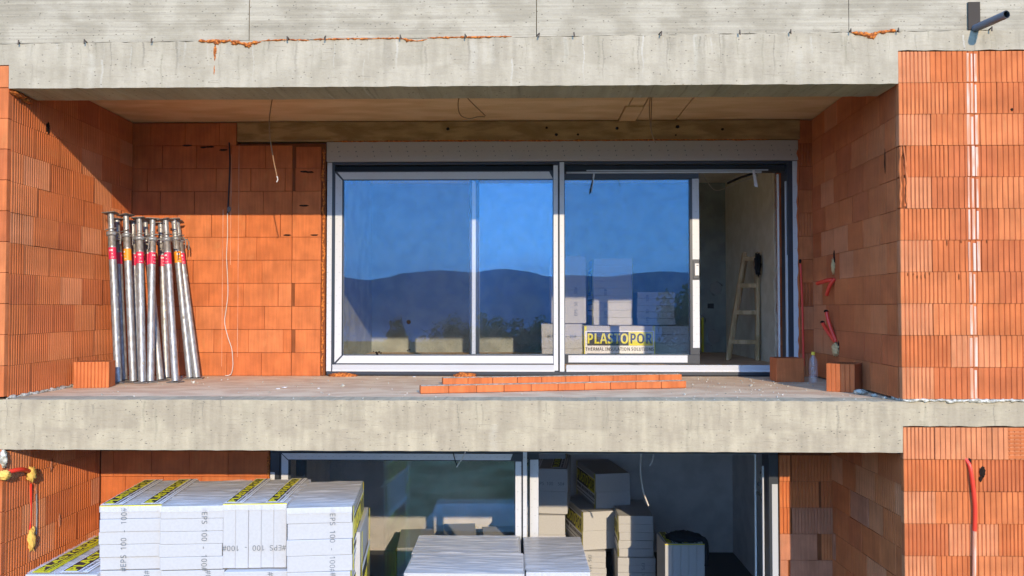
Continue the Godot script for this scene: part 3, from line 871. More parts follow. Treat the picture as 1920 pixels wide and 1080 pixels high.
	for i in 11: lay(w, o, Vector3.RIGHT, [[0.0, 0.165, "m" if i % 3 else "f", tone()]], i * COURSE, 0.25)
	foam = []
	for i in 34: foam.append(Vector3(2.905 + rng.randf_range(-0.004, 0.006), 3.12 + i * 0.074, -2.184))
	bead(w, "orange_foam", foam, 0.009, brick_tones[3], 0.04, 0.6)
	wbox(w, "corner_block", Vector3(3.066, 3.1, -2.42), Vector3(3.35, 5.85, -2.10), M.core, 0.0)
	# ---- ground floor
	w = thing("brick_pier", "sunlit patchwork brick pier with an orange conduit below the slab", "brick wall", Vector3(2.945, 0, 0), "", "thing")
	o = Vector3(2.948, 0.15, 0)
	core(w, o, Vector3.RIGHT, 1.9, 0, 2.745)
	wbox(w, "mortar_bed", Vector3(2.955, 0, -0.2), Vector3(4.8, 0.15, -0.01), M.mortar, 0.003)
	for i in 11:
		var it := run(1.9, 0.245 if i % 2 == 0 else 0.345, 0.36, "f", "f" if i % 2 else "w", 0.09)
		if i % 2 == 0: it[0][3] = brick_tones[4]
		lay(w, o, Vector3.RIGHT, it, i * COURSE, COURSE, 1.4)
	part(w, "brick", brick_mesh(0.24, 0.30, "f"), brick_tones[2], Transform3D(Basis(Vector3.BACK, PI / 2), Vector3(4.06, 2.775, 0.004) - w.position))
	for q in [[3.56, 2.55, 0.022, 0.042], [3.545, 2.50, 0.014, 0.022], [3.46, 2.63, 0.015, 0.03]]:
		part(w, "brick_hole", lump(q[2], q[3], 0.005, 0.7, int(q[0] * 100), 2.0, 12, 10), M.hole, Transform3D(Basis(), Vector3(q[0], q[1], 0.001) - w.position))
	w = thing("brick_pier", "strip of brick pier with yellow foam at the lower left edge", "brick wall", Vector3(-4.6, 0, 0), "", "thing")
	o = Vector3(-5.0, 0.2, 0)
	core(w, o, Vector3.RIGHT, 0.8, 0, 2.49)
	for i in 10: lay(w, o, Vector3.RIGHT, flip(run(0.8, 0.25 if i % 2 else 0.375, 0.375, "m", "m"), 0.8), i * COURSE, 0.25)
	w = thing("brick_wall", "dirty ribbed brick side wall behind the white pack stack", "brick wall", Vector3(-4.2, 0, -0.7), "", "thing")
	a = Vector3(-4.2, 0.0, -0.052)
	u = Vector3(0.035, 0, -1.32).normalized()
	core(w, a, u, 1.33, 0, 2.69)
	for i in 11:
		var it := run(1.32, [0.375, 0.29, 0.2][i % 3], 0.36, "g", "g", 0.06)
		if i == 8: it[-1][3] = M.dusty
		lay(w, a, u, it, i * 0.25 - 0.06, COURSE if i < 10 else 0.24, 1.3)
	for q in [[2.28, -0.42], [1.93, -0.75], [2.45, -0.62]]:
		part(w, "mortar_smear", lump(0.004, rng.randf_range(0.03, 0.05), rng.randf_range(0.01, 0.02), 1.2, int(q[0] * 100), 2.5, 14, 10), M.dusty, Transform3D(Basis(), Vector3(-4.2 - q[1] * 0.027, q[0], q[1]) - w.position))
	w = thing("brick_wall", "smooth brick end wall strip above the stacked packs", "brick wall", Vector3(-3.3, 0, -1.375), "", "thing")
	o = Vector3(-4.16, -0.06, -1.375)
	core(w, o, Vector3.RIGHT, 1.655, 0.06, 2.52, 0.21, 0.014)
	for i in 10: lay(w, o, Vector3.RIGHT, plain(run(1.65, [0.12, 0.32, 0.24][i % 3], 0.377, "m", "m")), i * COURSE, 0.25, 0.7)
	wbox(w, "corner_block", Vector3(-4.45, 0, -1.62), Vector3(-4.172, 2.69, -1.30), M.core, 0.0)
	bead(w, "orange_foam", [Vector3(-2.52, 0.2, -1.378), Vector3(-2.525, 1.2, -1.378), Vector3(-2.515, 2.40, -1.378)], 0.012, M.rust, 0.03, 0.5)
	w = thing("brick_wall", "patchwork brick end wall half in sun beside the lower door", "brick wall", Vector3(2.7, 0, -1.375), "", "thing")
	o = Vector3(2.42, -0.08, -1.375)
	core(w, o, Vector3.RIGHT, 0.52, 0.08, 2.6, 0.21, 0.014)
	for i in 10:
		var it := []
		if i % 2 == 0: it = [[0.0, 0.38, "f", tone()], [0.40, 0.12, "f", tone()]]
		else: it = [[0.0, 0.11, "f", tone()], [0.12, 0.40, "f", tone()]]
		if i == 5: it = [[0.0, 0.08, "m", M.dusty], [0.1, 0.42, "m", M.dusty]]
		if i == 6: it = [[0.0, 0.36, "m", M.dusty], [0.40, 0.12, "f", tone()]]
		if i == 7: it[1][3] = M.dusty
		lay(w, o, Vector3.RIGHT, it, i * COURSE, 0.25, 1.3)
	w = thing("brick_wall", "shaded patchwork brick side wall with mixed block sizes", "brick wall", Vector3(2.94, 0, -0.7), "", "thing")
	ur = Vector3(0.03, 0, 1.32).normalized()
	a = Vector3(2.918, 0.0, -1.375)
	core(w, a, ur, 1.32, 0, 2.69)
	for i in 11:
		var it := run(1.32, [0.25, 0.375, 0.3][i % 3], 0.33, "f", "m" if i % 3 else "f", 0.09)
		if i == 6 or i == 5: it[-1][3] = M.dusty
		if i == 8: it[-2][3] = M.dusty
		lay(w, a, ur, flip(it, 1.32) if i % 2 == 0 else it, i * 0.25 - 0.06, COURSE if i < 10 else 0.24, 2.0)

# ---------------------------------------------------------------- glass doors
# one leaf: lo and hi are its outer corners at the front face
func leaf(d: Node3D, n: String, x0: float, x1: float, y0: float, y1: float, z: float, sl: float, sr: float, rb: float, rt: float, foils: Array) -> MeshInstance3D:
	var deep := 0.07
	# bottom rail carries the leaf node, the other members hang on it
	var l := wbox(d, n, Vector3(x0, y0, z - deep), Vector3(x1, y0 + rb, z), M.frame, 0.003)
	wbox(l, "top_rail", Vector3(x0, y1 - rt, z - deep), Vector3(x1, y1, z), M.frame, 0.003)
	wbox(l, "stile", Vector3(x0, y0 + rb, z - deep), Vector3(x0 + sl, y1 - rt, z - 0.001), M.frame, 0.003)
	wbox(l, "stile", Vector3(x1 - sr, y0 + rb, z - deep), Vector3(x1, y1 - rt, z - 0.001), M.frame, 0.003)
	var gx0 := x0 + sl - 0.006; var gx1 := x1 - sr + 0.006; var gy0 := y0 + rb - 0.006; var gy1 := y1 - rt + 0.006
	wbox(l, "pane", Vector3(gx0, gy0, z - 0.030), Vector3(gx1, gy1, z - 0.024), M.glass, 0.0)
	wbox(l, "pane", Vector3(gx0, gy0, z - 0.054), Vector3(gx1, gy1, z - 0.048), M.clear, 0.0)
	for s in [[gx0 + 0.006, gx0 + 0.012, gy0, gy1], [gx1 - 0.012, gx1 - 0.006, gy0, gy1], [gx0, gx1, gy0 + 0.006, gy0 + 0.012], [gx0, gx1, gy1 - 0.012, gy1 - 0.006]]:
		wbox(l, "spacer", Vector3(s[0], s[2], z - 0.047), Vector3(s[1], s[3], z - 0.031), M.gasket, 0.0)
	for f in foils:
		wbox(l, "foil", Vector3(f[0], f[2], z - 0.001), Vector3(f[1], f[3], z + 0.0015), M.foil, 0.0)
	return l

# foil on a mitred corner: a flat strip with one or both ends cut
func mitred(p: Node3D, n: String, pts: Array, z: float, m: Material) -> void:
	var b := base_of(p)
	var mb := MB.new()
	var c := Vector3(0, 0, 0.0025)
	var q := []
	for v in pts: q.append(Vector3(v[0], v[1], z - 0.001) - b)
	mb.quad(q[0] + c, q[1] + c, q[2] + c, q[3] + c)
	for i in 4: mb.quad(q[i], q[(i + 1) % 4], q[(i + 1) % 4] + c, q[i] + c)
	part(p, n, mb.done(), m)

func build_doors() -> void:
	var z := -2.19
	var d := thing("glass_sliding_door", "wide upper sliding glass door standing partly open, mirroring hills", "sliding door", Vector3(0.37, 3.1, -2.25), "", "thing")
	# fixed outer frame
	var f := wbox(d, "frame", Vector3(-2.165, 3.112, -2.42), Vector3(2.905, 3.15, z), M.frame, 0.003)
	wbox(f, "frame_head", Vector3(-2.165, 5.385, -2.42), Vector3(2.905, 5.415, -2.20), M.frame, 0.003)
	wbox(f, "frame_head", Vector3(-2.165, 5.318, -2.42), Vector3(2.905, 5.385, -2.285), M.seal, 0.003)
	wbox(f, "frame_jamb", Vector3(-2.165, 3.15, -2.42), Vector3(-2.085, 5.385, -2.20), M.frame, 0.003)
	wbox(f, "frame_jamb", Vector3(2.80, 3.15, -2.42), Vector3(2.905, 5.385, -2.20), M.frame, 0.003)
	wbox(f, "foil", Vector3(-2.167, 3.145, -2.20), Vector3(-2.115, 5.41, -2.194), M.foil, 0.001)
	wbox(f, "foil", Vector3(2.852, 3.16, -2.20), Vector3(2.903, 5.41, -2.194), M.foil, 0.001)
	wbox(f, "sill_foil", Vector3(-2.10, 3.152, -2.21), Vector3(0.296, 3.222, -2.184), M.foil_rail, 0.004)
	wbox(f, "sill_foil", Vector3(-2.10, 3.147, -2.196), Vector3(0.296, 3.168, -2.178), M.foil, 0.004)
	wbox(f, "sill_foil", Vector3(0.42, 3.152, -2.21), Vector3(2.66, 3.222, -2.184), M.foil_rail, 0.004)
	wbox(f, "sill_foil", Vector3(0.42, 3.147, -2.196), Vector3(2.66, 3.168, -2.178), M.foil, 0.004)
	wbox(f, "sill_seal", Vector3(-2.16, 3.098, -2.42), Vector3(2.9, 3.112, -2.205), M.seal, 0.0)
	wbox(f, "track_foil", Vector3(0.43, 5.30, -2.30), Vector3(2.55, 5.318, -2.286), M.foil, 0.001)
	wbox(f, "track_foil", Vector3(0.65, 5.324, -2.29), Vector3(2.62, 5.336, -2.280), M.foil, 0.001)
	wbox(f, "guide_rail", Vector3(2.745, 3.16, -2.40), Vector3(2.760, 5.30, -2.36), M.white, 0.002)
	wbox(f, "guide_rail", Vector3(2.785, 3.2, -2.26), Vector3(2.800, 5.20, -2.235), M.foil_rail, 0.002)
	wbox(f, "foil", Vector3(2.79, 3.16, -2.228), Vector3(2.842, 4.40, -2.222), M.foil, 0.001)
	# fixed leaf
	var l := leaf(d, "fixed_leaf", -2.088, 0.345, 3.224, 5.318, z - 0.006, 0.095, 0.06, 0.10, 0.095, [])
	var zf := z - 0.006
	mitred(l, "foil", [[-2.078, 3.245], [-2.003, 3.322], [-2.003, 5.215], [-2.078, 5.295]], zf, M.foil)
	mitred(l, "foil", [[-2.06, 3.236], [0.285, 3.236], [0.285, 3.318], [-1.985, 3.318]], zf, M.foil)
	mitred(l, "foil", [[-1.99, 5.226], [0.280, 5.226], [0.24, 5.305], [-2.055, 5.305]], zf, M.foil)
	wbox(l, "mullion", Vector3(0.284, 3.15, -2.26), Vector3(0.341, 5.40, -2.186), M.frame, 0.002)
	wbox(l, "foil", Vector3(0.287, 3.16, -2.186), Vector3(0.334, 5.37, -2.183), M.foil, 0.001)
	wbox(l, "mullion", Vector3(0.346, 3.13, -2.27), Vector3(0.408, 5.41, -2.186), M.frame, 0.002)
	wbox(l, "foil", Vector3(0.353, 3.15, -2.186), Vector3(0.401, 5.405, -2.183), M.foil, 0.001)
	part(l, "glass_spot", lump(0.024, 0.024, 0.004, 0.1, 3, 1.0, 16, 6), M.hole, Transform3D(Basis(), Vector3(-1.28, 3.68, z - 0.031) - base_of(l)))
	for q in [[-1.66, 3.36], [-1.63, 3.35], [-1.60, 3.355], [-1.58, 3.345], [-1.62, 3.335], [-1.29, 3.37], [-1.27, 3.38]]:
		part(l, "glass_spot", lump(rng.randf_range(0.006, 0.016), rng.randf_range(0.004, 0.012), 0.003, 0.8, int(q[0] * 200), 2.0, 10, 6), M.hole, Transform3D(Basis(), Vector3(q[0], q[1], z - 0.031) - base_of(l)))
	# sliding leaf, pushed part way behind the fixed one
	var zs := -2.30
	var sl := leaf(d, "sliding_leaf", -0.63, 1.875, 3.224, 5.30, zs, 0.105, 0.105, 0.10, 0.06, [[-0.60, -0.56, 3.33, 5.23], [0.45, 1.74, 3.24, 3.318], [1.80, 1.873, 3.40, 4.135], [1.80, 1.873, 4.36, 5.24]])
	wbox(sl, "handle_plate", Vector3(1.805, 4.15, zs), Vector3(1.868, 4.345, zs + 0.006), M.frame, 0.002)
	wbox(sl, "handle_label", Vector3(1.825, 4.185, zs + 0.006), Vector3(1.868, 4.315, zs + 0.009), M.white, 0.001)
	wbox(sl, "handle_label", Vector3(1.84, 4.29, zs + 0.009), Vector3(1.862, 4.30, zs + 0.0102), M.print_grey, 0.0)
	# header board above
	var hb := thing("header_board", "long pale printed insulation board above the upper glass door", "board", Vector3(0.37, 5.52, -2.2), "", "thing")
	wbox(hb, "board_body", Vector3(-2.172, 5.418, -2.40), Vector3(2.908, 5.632, -2.176), M.header, 0.004)
	for i in 27:
		for k in 3:
			var x := -2.05 + i * 0.187 + k * 0.012
			part(hb, "printed_dot", lump(0.006, 0.007, 0.0012, 0.2, i, 1.5, 8, 6), M.print_grey, Transform3D(Basis(), Vector3(x, 5.575 - k * 0.05, -2.176) - hb.position))
	# ---- lower door
	z = -1.385
	d = thing("glass_sliding_door", "lower sliding glass door pushed open behind the white packs", "sliding door", Vector3(-0.04, 0, -1.45), "", "thing")
	f = wbox(d, "frame", Vector3(-2.50, 0.03, -1.61), Vector3(2.415, 0.10, z), M.frame, 0.003)
	wbox(f, "frame_head", Vector3(-2.50, 2.425, -1.61), Vector3(2.415, 2.50, z), M.frame, 0.003)
	wbox(f, "frame_jamb", Vector3(-2.50, 0.10, -1.61), Vector3(-2.41, 2.425, z), M.frame, 0.003)
	wbox(f, "frame_jamb", Vector3(2.325, 0.10, -1.61), Vector3(2.415, 2.425, z), M.frame, 0.003)
	wbox(f, "guide_rail", Vector3(2.245, 0.1, -1.60), Vector3(2.258, 2.42, -1.57), M.white, 0.002)
	wbox(f, "guide_rail", Vector3(2.28, 0.1, -1.47), Vector3(2.296, 2.30, -1.445), M.foil_rail, 0.002)
	wbox(f, "track_foil", Vector3(0.13, 2.413, -1.46), Vector3(2.20, 2.427, -1.44), M.foil, 0.001)
	wbox(f, "foil", Vector3(2.352, 0.12, z), Vector3(2.408, 2.14, z + 0.004), M.foil_rail, 0.001)
	wbox(f, "foil", Vector3(-2.498, 0.12, z), Vector3(-2.455, 2.235, z + 0.004), M.foil, 0.001)
	l = leaf(d, "fixed_leaf", -2.405, -0.042, 0.10, 2.424, z - 0.006, 0.085, 0.075, 0.10, 0.075, [[-0.112, -0.055, 0.15, 2.345]])
	zf = z - 0.006
	mitred(l, "foil", [[-2.392, 0.12], [-2.325, 0.20], [-2.325, 2.345], [-2.392, 2.41]], zf, M.foil)
	mitred(l, "foil", [[-2.325, 2.358], [-0.16, 2.358], [-0.14, 2.418], [-2.39, 2.418]], zf, M.foil)
	wbox(l, "mullion", Vector3(-0.04, 0.06, -1.45), Vector3(0.003, 2.45, z + 0.004), M.frame, 0.002)
	wbox(l, "foil", Vector3(-0.039, 0.08, z + 0.004), Vector3(0.0, 2.44, z + 0.007), M.foil, 0.001)
	sl = leaf(d, "sliding_leaf", -2.28, 0.115, 0.10, 2.41, -1.49, 0.09, 0.10, 0.10, 0.06, [[0.030, 0.112, 0.15, 2.345]])

# ---------------------------------------------------------------- things in the loggia
func prop(bot: Vector3, top: Vector3, label: String, orange: bool, spin: float, dirty: bool) -> void:
	var t := thing("steel_prop", label, "steel prop", bot, "steel props leaning in the corner")
	var y := (top - bot).normalized()
	var x := Vector3.RIGHT.rotated(Vector3.UP, spin)
	x = (x - y * x.dot(y)).normalized()
	var b := Basis(x, y, x.cross(y))
	var len_ := bot.distance_to(top)
	var st: Material = M.steel
	var mb := MB.new(true)
	mb.tube([Vector3(0, 0.012, 0), Vector3(0, len_ - 0.20, 0)], [0.035], 18)
	var xf := Transform3D(b, Vector3.ZERO)
	part(t, "outer_tube", mb.done(), st, xf)
	mb = MB.new(true)
	mb.tube([Vector3(0, len_ - 0.34, 0), Vector3(0, len_ - 0.20, 0)], [0.0365], 18)
	part(t, "threaded_sleeve", mb.done(), M.steel_dark, xf)
	mb = MB.new(true)
	mb.tube([Vector3(0, len_ - 0.26, 0), Vector3(0, len_ - 0.006, 0)], [0.028], 16)
	var inner := part(t, "inner_tube", mb.done(), st, xf)
	for k in 2:
		part(inner, "pin_hole", bb(Vector3(0.013, 0.013, 0.058), 0.003), M.black, Transform3D(Basis(), Vector3(0.0, len_ - 0.05 - k * 0.09, 0.0)))
	mb = MB.new(true)
	mb.lathe([Vector2(0.0355, len_ - 0.235), Vector2(0.048, len_ - 0.235), Vector2(0.048, len_ - 0.195), Vector2(0.029, len_ - 0.195)], 18)
	part(t, "collar_nut", mb.done(), M.steel, xf)
	mb = MB.new(true)
	mb.tube([Vector3(0.04, len_ - 0.215, 0.01), Vector3(0.08, len_ - 0.21, 0.02), Vector3(0.095, len_ - 0.25, 0.02), Vector3(0.085, len_ - 0.33, 0.018)], [0.007], 7)
	part(t, "nut_handle", mb.done(), M.steel_dark, xf)
	mb = MB.new(true)
	mb.tube([Vector3(-0.05, len_ - 0.17, 0.02), Vector3(0.06, len_ - 0.165, 0.03)], [0.006], 7)
	part(t, "lock_pin", mb.done(), M.steel_dark, xf)
	part(t, "head_plate", bb(Vector3(0.125, 0.008, 0.125), 0.002), M.steel_dark, xf * Transform3D(Basis(), Vector3(0, len_ - 0.004, 0)))
	part(t, "foot_plate", bb(Vector3(0.125, 0.008, 0.125), 0.002), M.steel_dark, Transform3D(Basis(Vector3.UP, spin), Vector3(0, 0.006, 0)))
	mb = MB.new(true)
	mb.tube([Vector3(0, len_ - 0.475, 0), Vector3(0, len_ - 0.355, 0)], [0.0358], 18, false)
	var s := part(t, "label_band", mb.done(), M.orange_label if orange else M.red_label, xf)
	for k in 3:  # white print on the band
		for q in [[-0.5, 0.1], [-0.1, 0.16], [0.25, 0.07]]:
			if k == 1 and q[1] < 0.12: continue
			var an: float = PI / 2 - spin - q[0] * 0.9 - k * 0.13
			var m2 := MB.new(true)
			var yy := len_ - 0.385 - k * 0.034 + (0.008 if k == 0 else 0.0)
			var hh := 0.016 if k == 0 else 0.005
			var a2: float = an - q[1] * 2.2
			var pts := []
			for e in 5:
				var aa := lerpf(an, a2, e / 4.0)
				pts.append(Vector3(cos(aa), 0, sin(aa)) * 0.0364)
			for e in 4:
				m2.quad(pts[e + 1] + Vector3(0, yy - hh, 0), pts[e] + Vector3(0, yy - hh, 0), pts[e] + Vector3(0, yy, 0), pts[e + 1] + Vector3(0, yy, 0))
			part(s, "print", m2.done(), M.white)
	if dirty:
		for k in 5:
			var an := rng.randf() * TAU
			part(t, "mortar_spot", lump(0.008, 0.012, 0.004, 0.5, k, 1.5, 8, 6), M.mortar, xf * Transform3D(Basis(Vector3.UP, an), Vector3(sin(an) * 0.035, rng.randf_range(0.1, 1.1), cos(an) * 0.035)))

func loose_brick(pos: Vector3, turn: float, l: float, h: float, t: float, label: String, kind: String, m: Material, ribs_lit := false) -> void:
	var o := thing("loose_brick", label, "brick", pos, "loose bricks on the loggia floor")
	o.rotation.y = turn
	var mb := MB.new()
	if kind == "m":
		mb.bevel_box(Vector3(-l / 2, 0, -t), Vector3(l / 2, h, 0), 0.004)
		part(o, "brick_body", mb.done(), m)
	else:
		mb.bevel_box(Vector3(-l / 2, 0, -t), Vector3(l / 2, h, -0.02), 0.003)
		part(o, "brick_body", mb.done(), m)
		part(o, "ribbed_face", brick_mesh(l, h, kind), m)
	# a pair of grip holes and rows of cells in the top
	for i in 5:
		for k in 3:
			part(o, "cell", bb(Vector3(l / 7.0, 0.002, t / 6.0), 0.0), M.core, Transform3D(Basis(), Vector3(-l / 2 + l * (i + 0.7) / 5.6, h + 0.0002, -t * (k + 0.7) / 3.6)))

func build_loggia_things() -> void:
	var props := [
		[Vector3(-3.993, 3.1, -1.366), Vector3(-4.163, 4.784, -1.500), "front steel prop nearest the ribbed side wall, red label", false],
		[Vector3(-3.874, 3.1, -1.422), Vector3(-4.061, 4.774, -1.600), "front steel prop with orange label, second from the side wall", true],
		[Vector3(-3.758, 3.1, -1.371), Vector3(-3.925, 4.741, -1.600), "front steel prop with wide red label, third from the side wall", false],
		[Vector3(-3.706, 3.1, -1.426), Vector3(-3.827, 4.740, -1.680), "front steel prop standing most upright in the middle of the bundle", false],
		[Vector3(-3.459, 3.1, -1.430), Vector3(-3.702, 4.736, -1.700), "front steel prop with the lowest red label, second last from wall", false],
		[Vector3(-3.488, 3.1, -1.830), Vector3(-3.745, 4.773, -1.980), "slanting steel prop with orange label at the open end", true],
		[Vector3(-4.049, 3.1, -1.586), Vector3(-4.233, 4.748, -1.750), "rear steel prop half hidden behind the first two", false],
		[Vector3(-3.887, 3.1, -1.533), Vector3(-4.092, 4.726, -1.800), "rear steel prop in the gap beside the third one", false],
		[Vector3(-3.685, 3.1, -1.593), Vector3(-3.988, 4.731, -1.850), "rear steel prop crossing behind the most upright one", false],
		[Vector3(-3.728, 3.1, -1.826), Vector3(-3.920, 4.736, -2.050), "rear steel prop deepest in the corner gap", false],
		[Vector3(-3.416, 3.1, -1.832), Vector3(-3.742, 4.753, -2.050), "outermost rear steel prop with red label, at the bundle's end", false]]
	for i in props.size():
		prop(props[i][0], props[i][1], props[i][2], props[i][3], [0.1, -0.3, 0.2, 0.5, -0.1, 0.35, 0.9, 0.6, -0.5, 0.3, 0.2][i], i != 6)
	loose_brick(Vector3(-4.0, 3.1, -0.90), 0.22, 0.30, 0.238, 0.2, "loose ribbed orange brick standing beside the steel props", "f", brick_tones[0])
	loose_brick(Vector3(2.605, 3.1, -1.58), 0.0, 0.27, 0.235, 0.22, "loose smooth brick in shade under the door jamb", "m", brick_tones[3])
	loose_brick(Vector3(2.735, 3.1, -0.68), -0.62, 0.235, 0.245, 0.30, "loose brick with one sunlit corner by the shaded wall", "w", brick_tones[3])
	# two long clay lintels on the floor
	for k in 2:
		var a: Vector3 = [Vector3(-0.91, 3.1, -0.46), Vector3(-0.80, 3.1, -1.22)][k]
		var b: Vector3 = [Vector3(1.46, 3.1, -0.99), Vector3(1.56, 3.1, -1.70)][k]
		var t := thing("clay_lintel", ["long flat clay lintel on the floor, nearest the slab edge", "long flat clay lintel on the floor, nearest the glass door"][k], "lintel", a, "clay lintels on the loggia floor")
		t.rotation.y = -atan2(b.z - a.z, b.x - a.x)
		var len_ := a.distance_to(b)
		var n := int(round(len_ / 0.25))
		for i in n:
			var w := len_ / n
			part(t, "clay_shell", bb(Vector3(w - 0.003, 0.062 + rng.randf_range(-0.001, 0.001), 0.12), 0.004), brick_tones[[0, 2, 0, 3][i % 4]], Transform3D(Basis(Vector3.UP, rng.randf_range(-0.004, 0.004)), Vector3(w * (i + 0.5), 0.033, -0.06 + rng.randf_range(-0.002, 0.002))))
		part(t, "concrete_fill", bb(Vector3(len_ - 0.02, 0.05, 0.07), 0.0), M.mortar, Transform3D(Basis(), Vector3(len_ / 2, 0.041, -0.06)))
	# bottle
	var bo := thing("plastic_bottle", "clear plastic water bottle with yellow cap beside the loose bricks", "bottle", Vector3(2.80, 3.1, -1.50))
	var mb := MB.new(true)
	mb.lathe([Vector2(0.0, 0.004), Vector2(0.034, 0.0), Vector2(0.041, 0.012), Vector2(0.041, 0.07), Vector2(0.037, 0.08), Vector2(0.041, 0.09), Vector2(0.041, 0.15), Vector2(0.037, 0.16), Vector2(0.041, 0.17), Vector2(0.041, 0.20), Vector2(0.030, 0.24), Vector2(0.015, 0.268), Vector2(0.013, 0.285)], 24)
	part(bo, "bottle_body", mb.done(), M.bottle)
	mb = MB.new(true)
	mb.lathe([Vector2(0.0165, 0.272), Vector2(0.0175, 0.30), Vector2(0.015, 0.303), Vector2(0.0, 0.303)], 20)
	part(bo, "cap", mb.done(), M.cap)
	# wires from the ceiling
	var wr := thing("hanging_wire", "long brown wire hanging from the ceiling before the brick wall", "wire", Vector3(-2.37, 5.855, -1.0), "wires hanging from the loggia ceiling")
	wire(wr, "strand", [Vector3(-2.345, 5.855, -1.0), Vector3(-2.375, 5.80, -1.0), Vector3(-2.405, 5.60, -1.0), Vector3(-2.395, 5.40, -1.0), Vector3(-2.363, 5.213, -1.0), Vector3(-2.33, 5.06, -1.0)], 0.0055, M.cable_brown)
	wire(wr, "bare_end", [Vector3(-2.33, 5.06, -1.0), Vector3(-2.322, 5.03, -1.0), Vector3(-2.334, 5.005, -1.0)], 0.0055, M.cable_white)
	wr = thing("hanging_wire", "brown wire loop hanging from the middle of the ceiling", "wire", Vector3(-0.61, 5.855, -1.0), "wires hanging from the loggia ceiling")
	wire(wr, "strand", [Vector3(-0.614, 5.855, -1.0), Vector3(-0.64, 5.74, -1.0), Vector3(-0.62, 5.63, -1.0), Vector3(-0.535, 5.592, -1.0), Vector3(-0.45, 5.612, -1.0), Vector3(-0.385, 5.612, -1.0), Vector3(-0.44, 5.67, -1.0), Vector3(-0.53, 5.76, -1.0), Vector3(-0.60, 5.85, -1.0)], 0.005, M.cable_brown)
	wr = thing("hanging_wire", "paired wire hanging from the ceiling over the open door side", "wire", Vector3(1.147, 5.855, -1.0), "wires hanging from the loggia ceiling")
	wire(wr, "strand", [Vector3(1.150, 5.855, -1.0), Vector3(1.135, 5.70, -1.0), Vector3(1.140, 5.55, -1.0), Vector3(1.165, 5.42, -1.0), Vector3(1.19, 5.36, -1.0)], 0.005, M.cable_brown)
	wire(wr, "strand", [Vector3(1.158, 5.855, -1.0), Vector3(1.155, 5.70, -1.01), Vector3(1.150, 5.50, -1.01), Vector3(1.158, 5.44, -1.0)], 0.005, M.cable_brown)
	# cable on the end wall
	wr = thing("wall_cable", "white cable running down the smooth brick wall", "cable", Vector3(-3.24, 3.1, -2.15))
	wire(wr, "strand", [Vector3(-3.245, 4.86, -2.165), Vector3(-3.243, 4.62, -2.17), Vector3(-3.25, 4.393, -2.165), Vector3(-3.238, 4.15, -2.17), Vector3(-3.235, 3.932, -2.165), Vector3(-3.258, 3.673, -2.15), Vector3(-3.21, 3.52, -2.12), Vector3(-3.165, 3.40, -2.11), Vector3(-3.158, 3.2, -2.13), Vector3(-3.185, 3.115, -2.14), Vector3(-3.235, 3.108, -2.12)], 0.004, M.cable_white)
	wire(wr, "taped_length", [Vector3(-3.235, 5.63, -2.172), Vector3(-3.225, 5.4, -2.172), Vector3(-3.232, 5.15, -2.172), Vector3(-3.243, 4.86, -2.168)], 0.008, M.black)
	part(wr, "clip", lump(0.02, 0.03, 0.012, 0.3, 12), M.gasket, Transform3D(Basis(), Vector3(-3.228, 4.90, -2.165) - wr.position))
	# red conduit beside the door frame
	wr = thing("red_conduit", "thin red conduit standing upright beside the upper door frame", "conduit", Vector3(2.92, 3.2, -2.1), "red conduits in the walls")
	wire(wr, "pipe", [Vector3(2.925, 3.22, -2.12), Vector3(2.925, 3.6, -2.13), Vector3(2.918, 4.0, -2.13), Vector3(2.908, 4.30, -2.14)], 0.011, M.red_conduit, 10)
	part(wr, "open_end", lump(0.014, 0.02, 0.014, 0.4, 6), M.hole, Transform3D(Basis(), Vector3(2.906, 4.33, -2.14) - wr.position))
	# stubs on the shaded wall
	wr = thing("red_conduit", "pair of red conduit stubs bent like an elbow on the shaded wall", "conduit", Vector3(3.0, 4.05, -1.6), "red conduits in the walls")
	wire(wr, "pipe", [Vector3(3.02, 4.11, -1.52), Vector3(2.97, 4.105, -1.56), Vector3(2.93, 4.08, -1.72)], 0.021, M.red_conduit, 10)
	wire(wr, "pipe", [Vector3(3.02, 4.12, -1.50), Vector3(2.985, 4.06, -1.53), Vector3(2.975, 3.96, -1.60)], 0.019, M.red_conduit, 10)
	part(wr, "pale_foam", lump(0.02, 0.07, 0.025, 0.6, 3), M.foam_pale, Transform3D(Basis(), Vector3(3.018, 4.24, -1.53) - wr.position))
	wr = thing("red_conduit", "pair of straight red conduit stubs above the pale foam blob", "conduit", Vector3(3.0, 3.6, -1.5), "red conduits in the walls")
	wire(wr, "pipe", [Vector3(3.01, 3.50, -1.46), Vector3(2.98, 3.66, -1.54), Vector3(2.965, 3.79, -1.58)], 0.019, M.red_conduit, 10)
	wire(wr, "pipe", [Vector3(3.01, 3.50, -1.48), Vector3(2.97, 3.60, -1.57), Vector3(2.95, 3.68, -1.64)], 0.018, M.red_conduit, 10)
	part(wr, "open_end", lump(0.022, 0.014, 0.022, 0.4, 6), M.hole, Transform3D(Basis(), Vector3(2.963, 3.80, -1.585) - wr.position))
	part(wr, "open_end", lump(0.02, 0.014, 0.022, 0.4, 7), M.hole, Transform3D(Basis(), Vector3(2.948, 3.69, -1.645) - wr.position))
	part(wr, "pale_foam", lump(0.03, 0.06, 0.06, 0.7, 5), M.foam_pale, Transform3D(Basis(), Vector3(3.01, 3.43, -1.47) - wr.position))
	# crumbs and splashes on the floor
	var ru := MB.new()
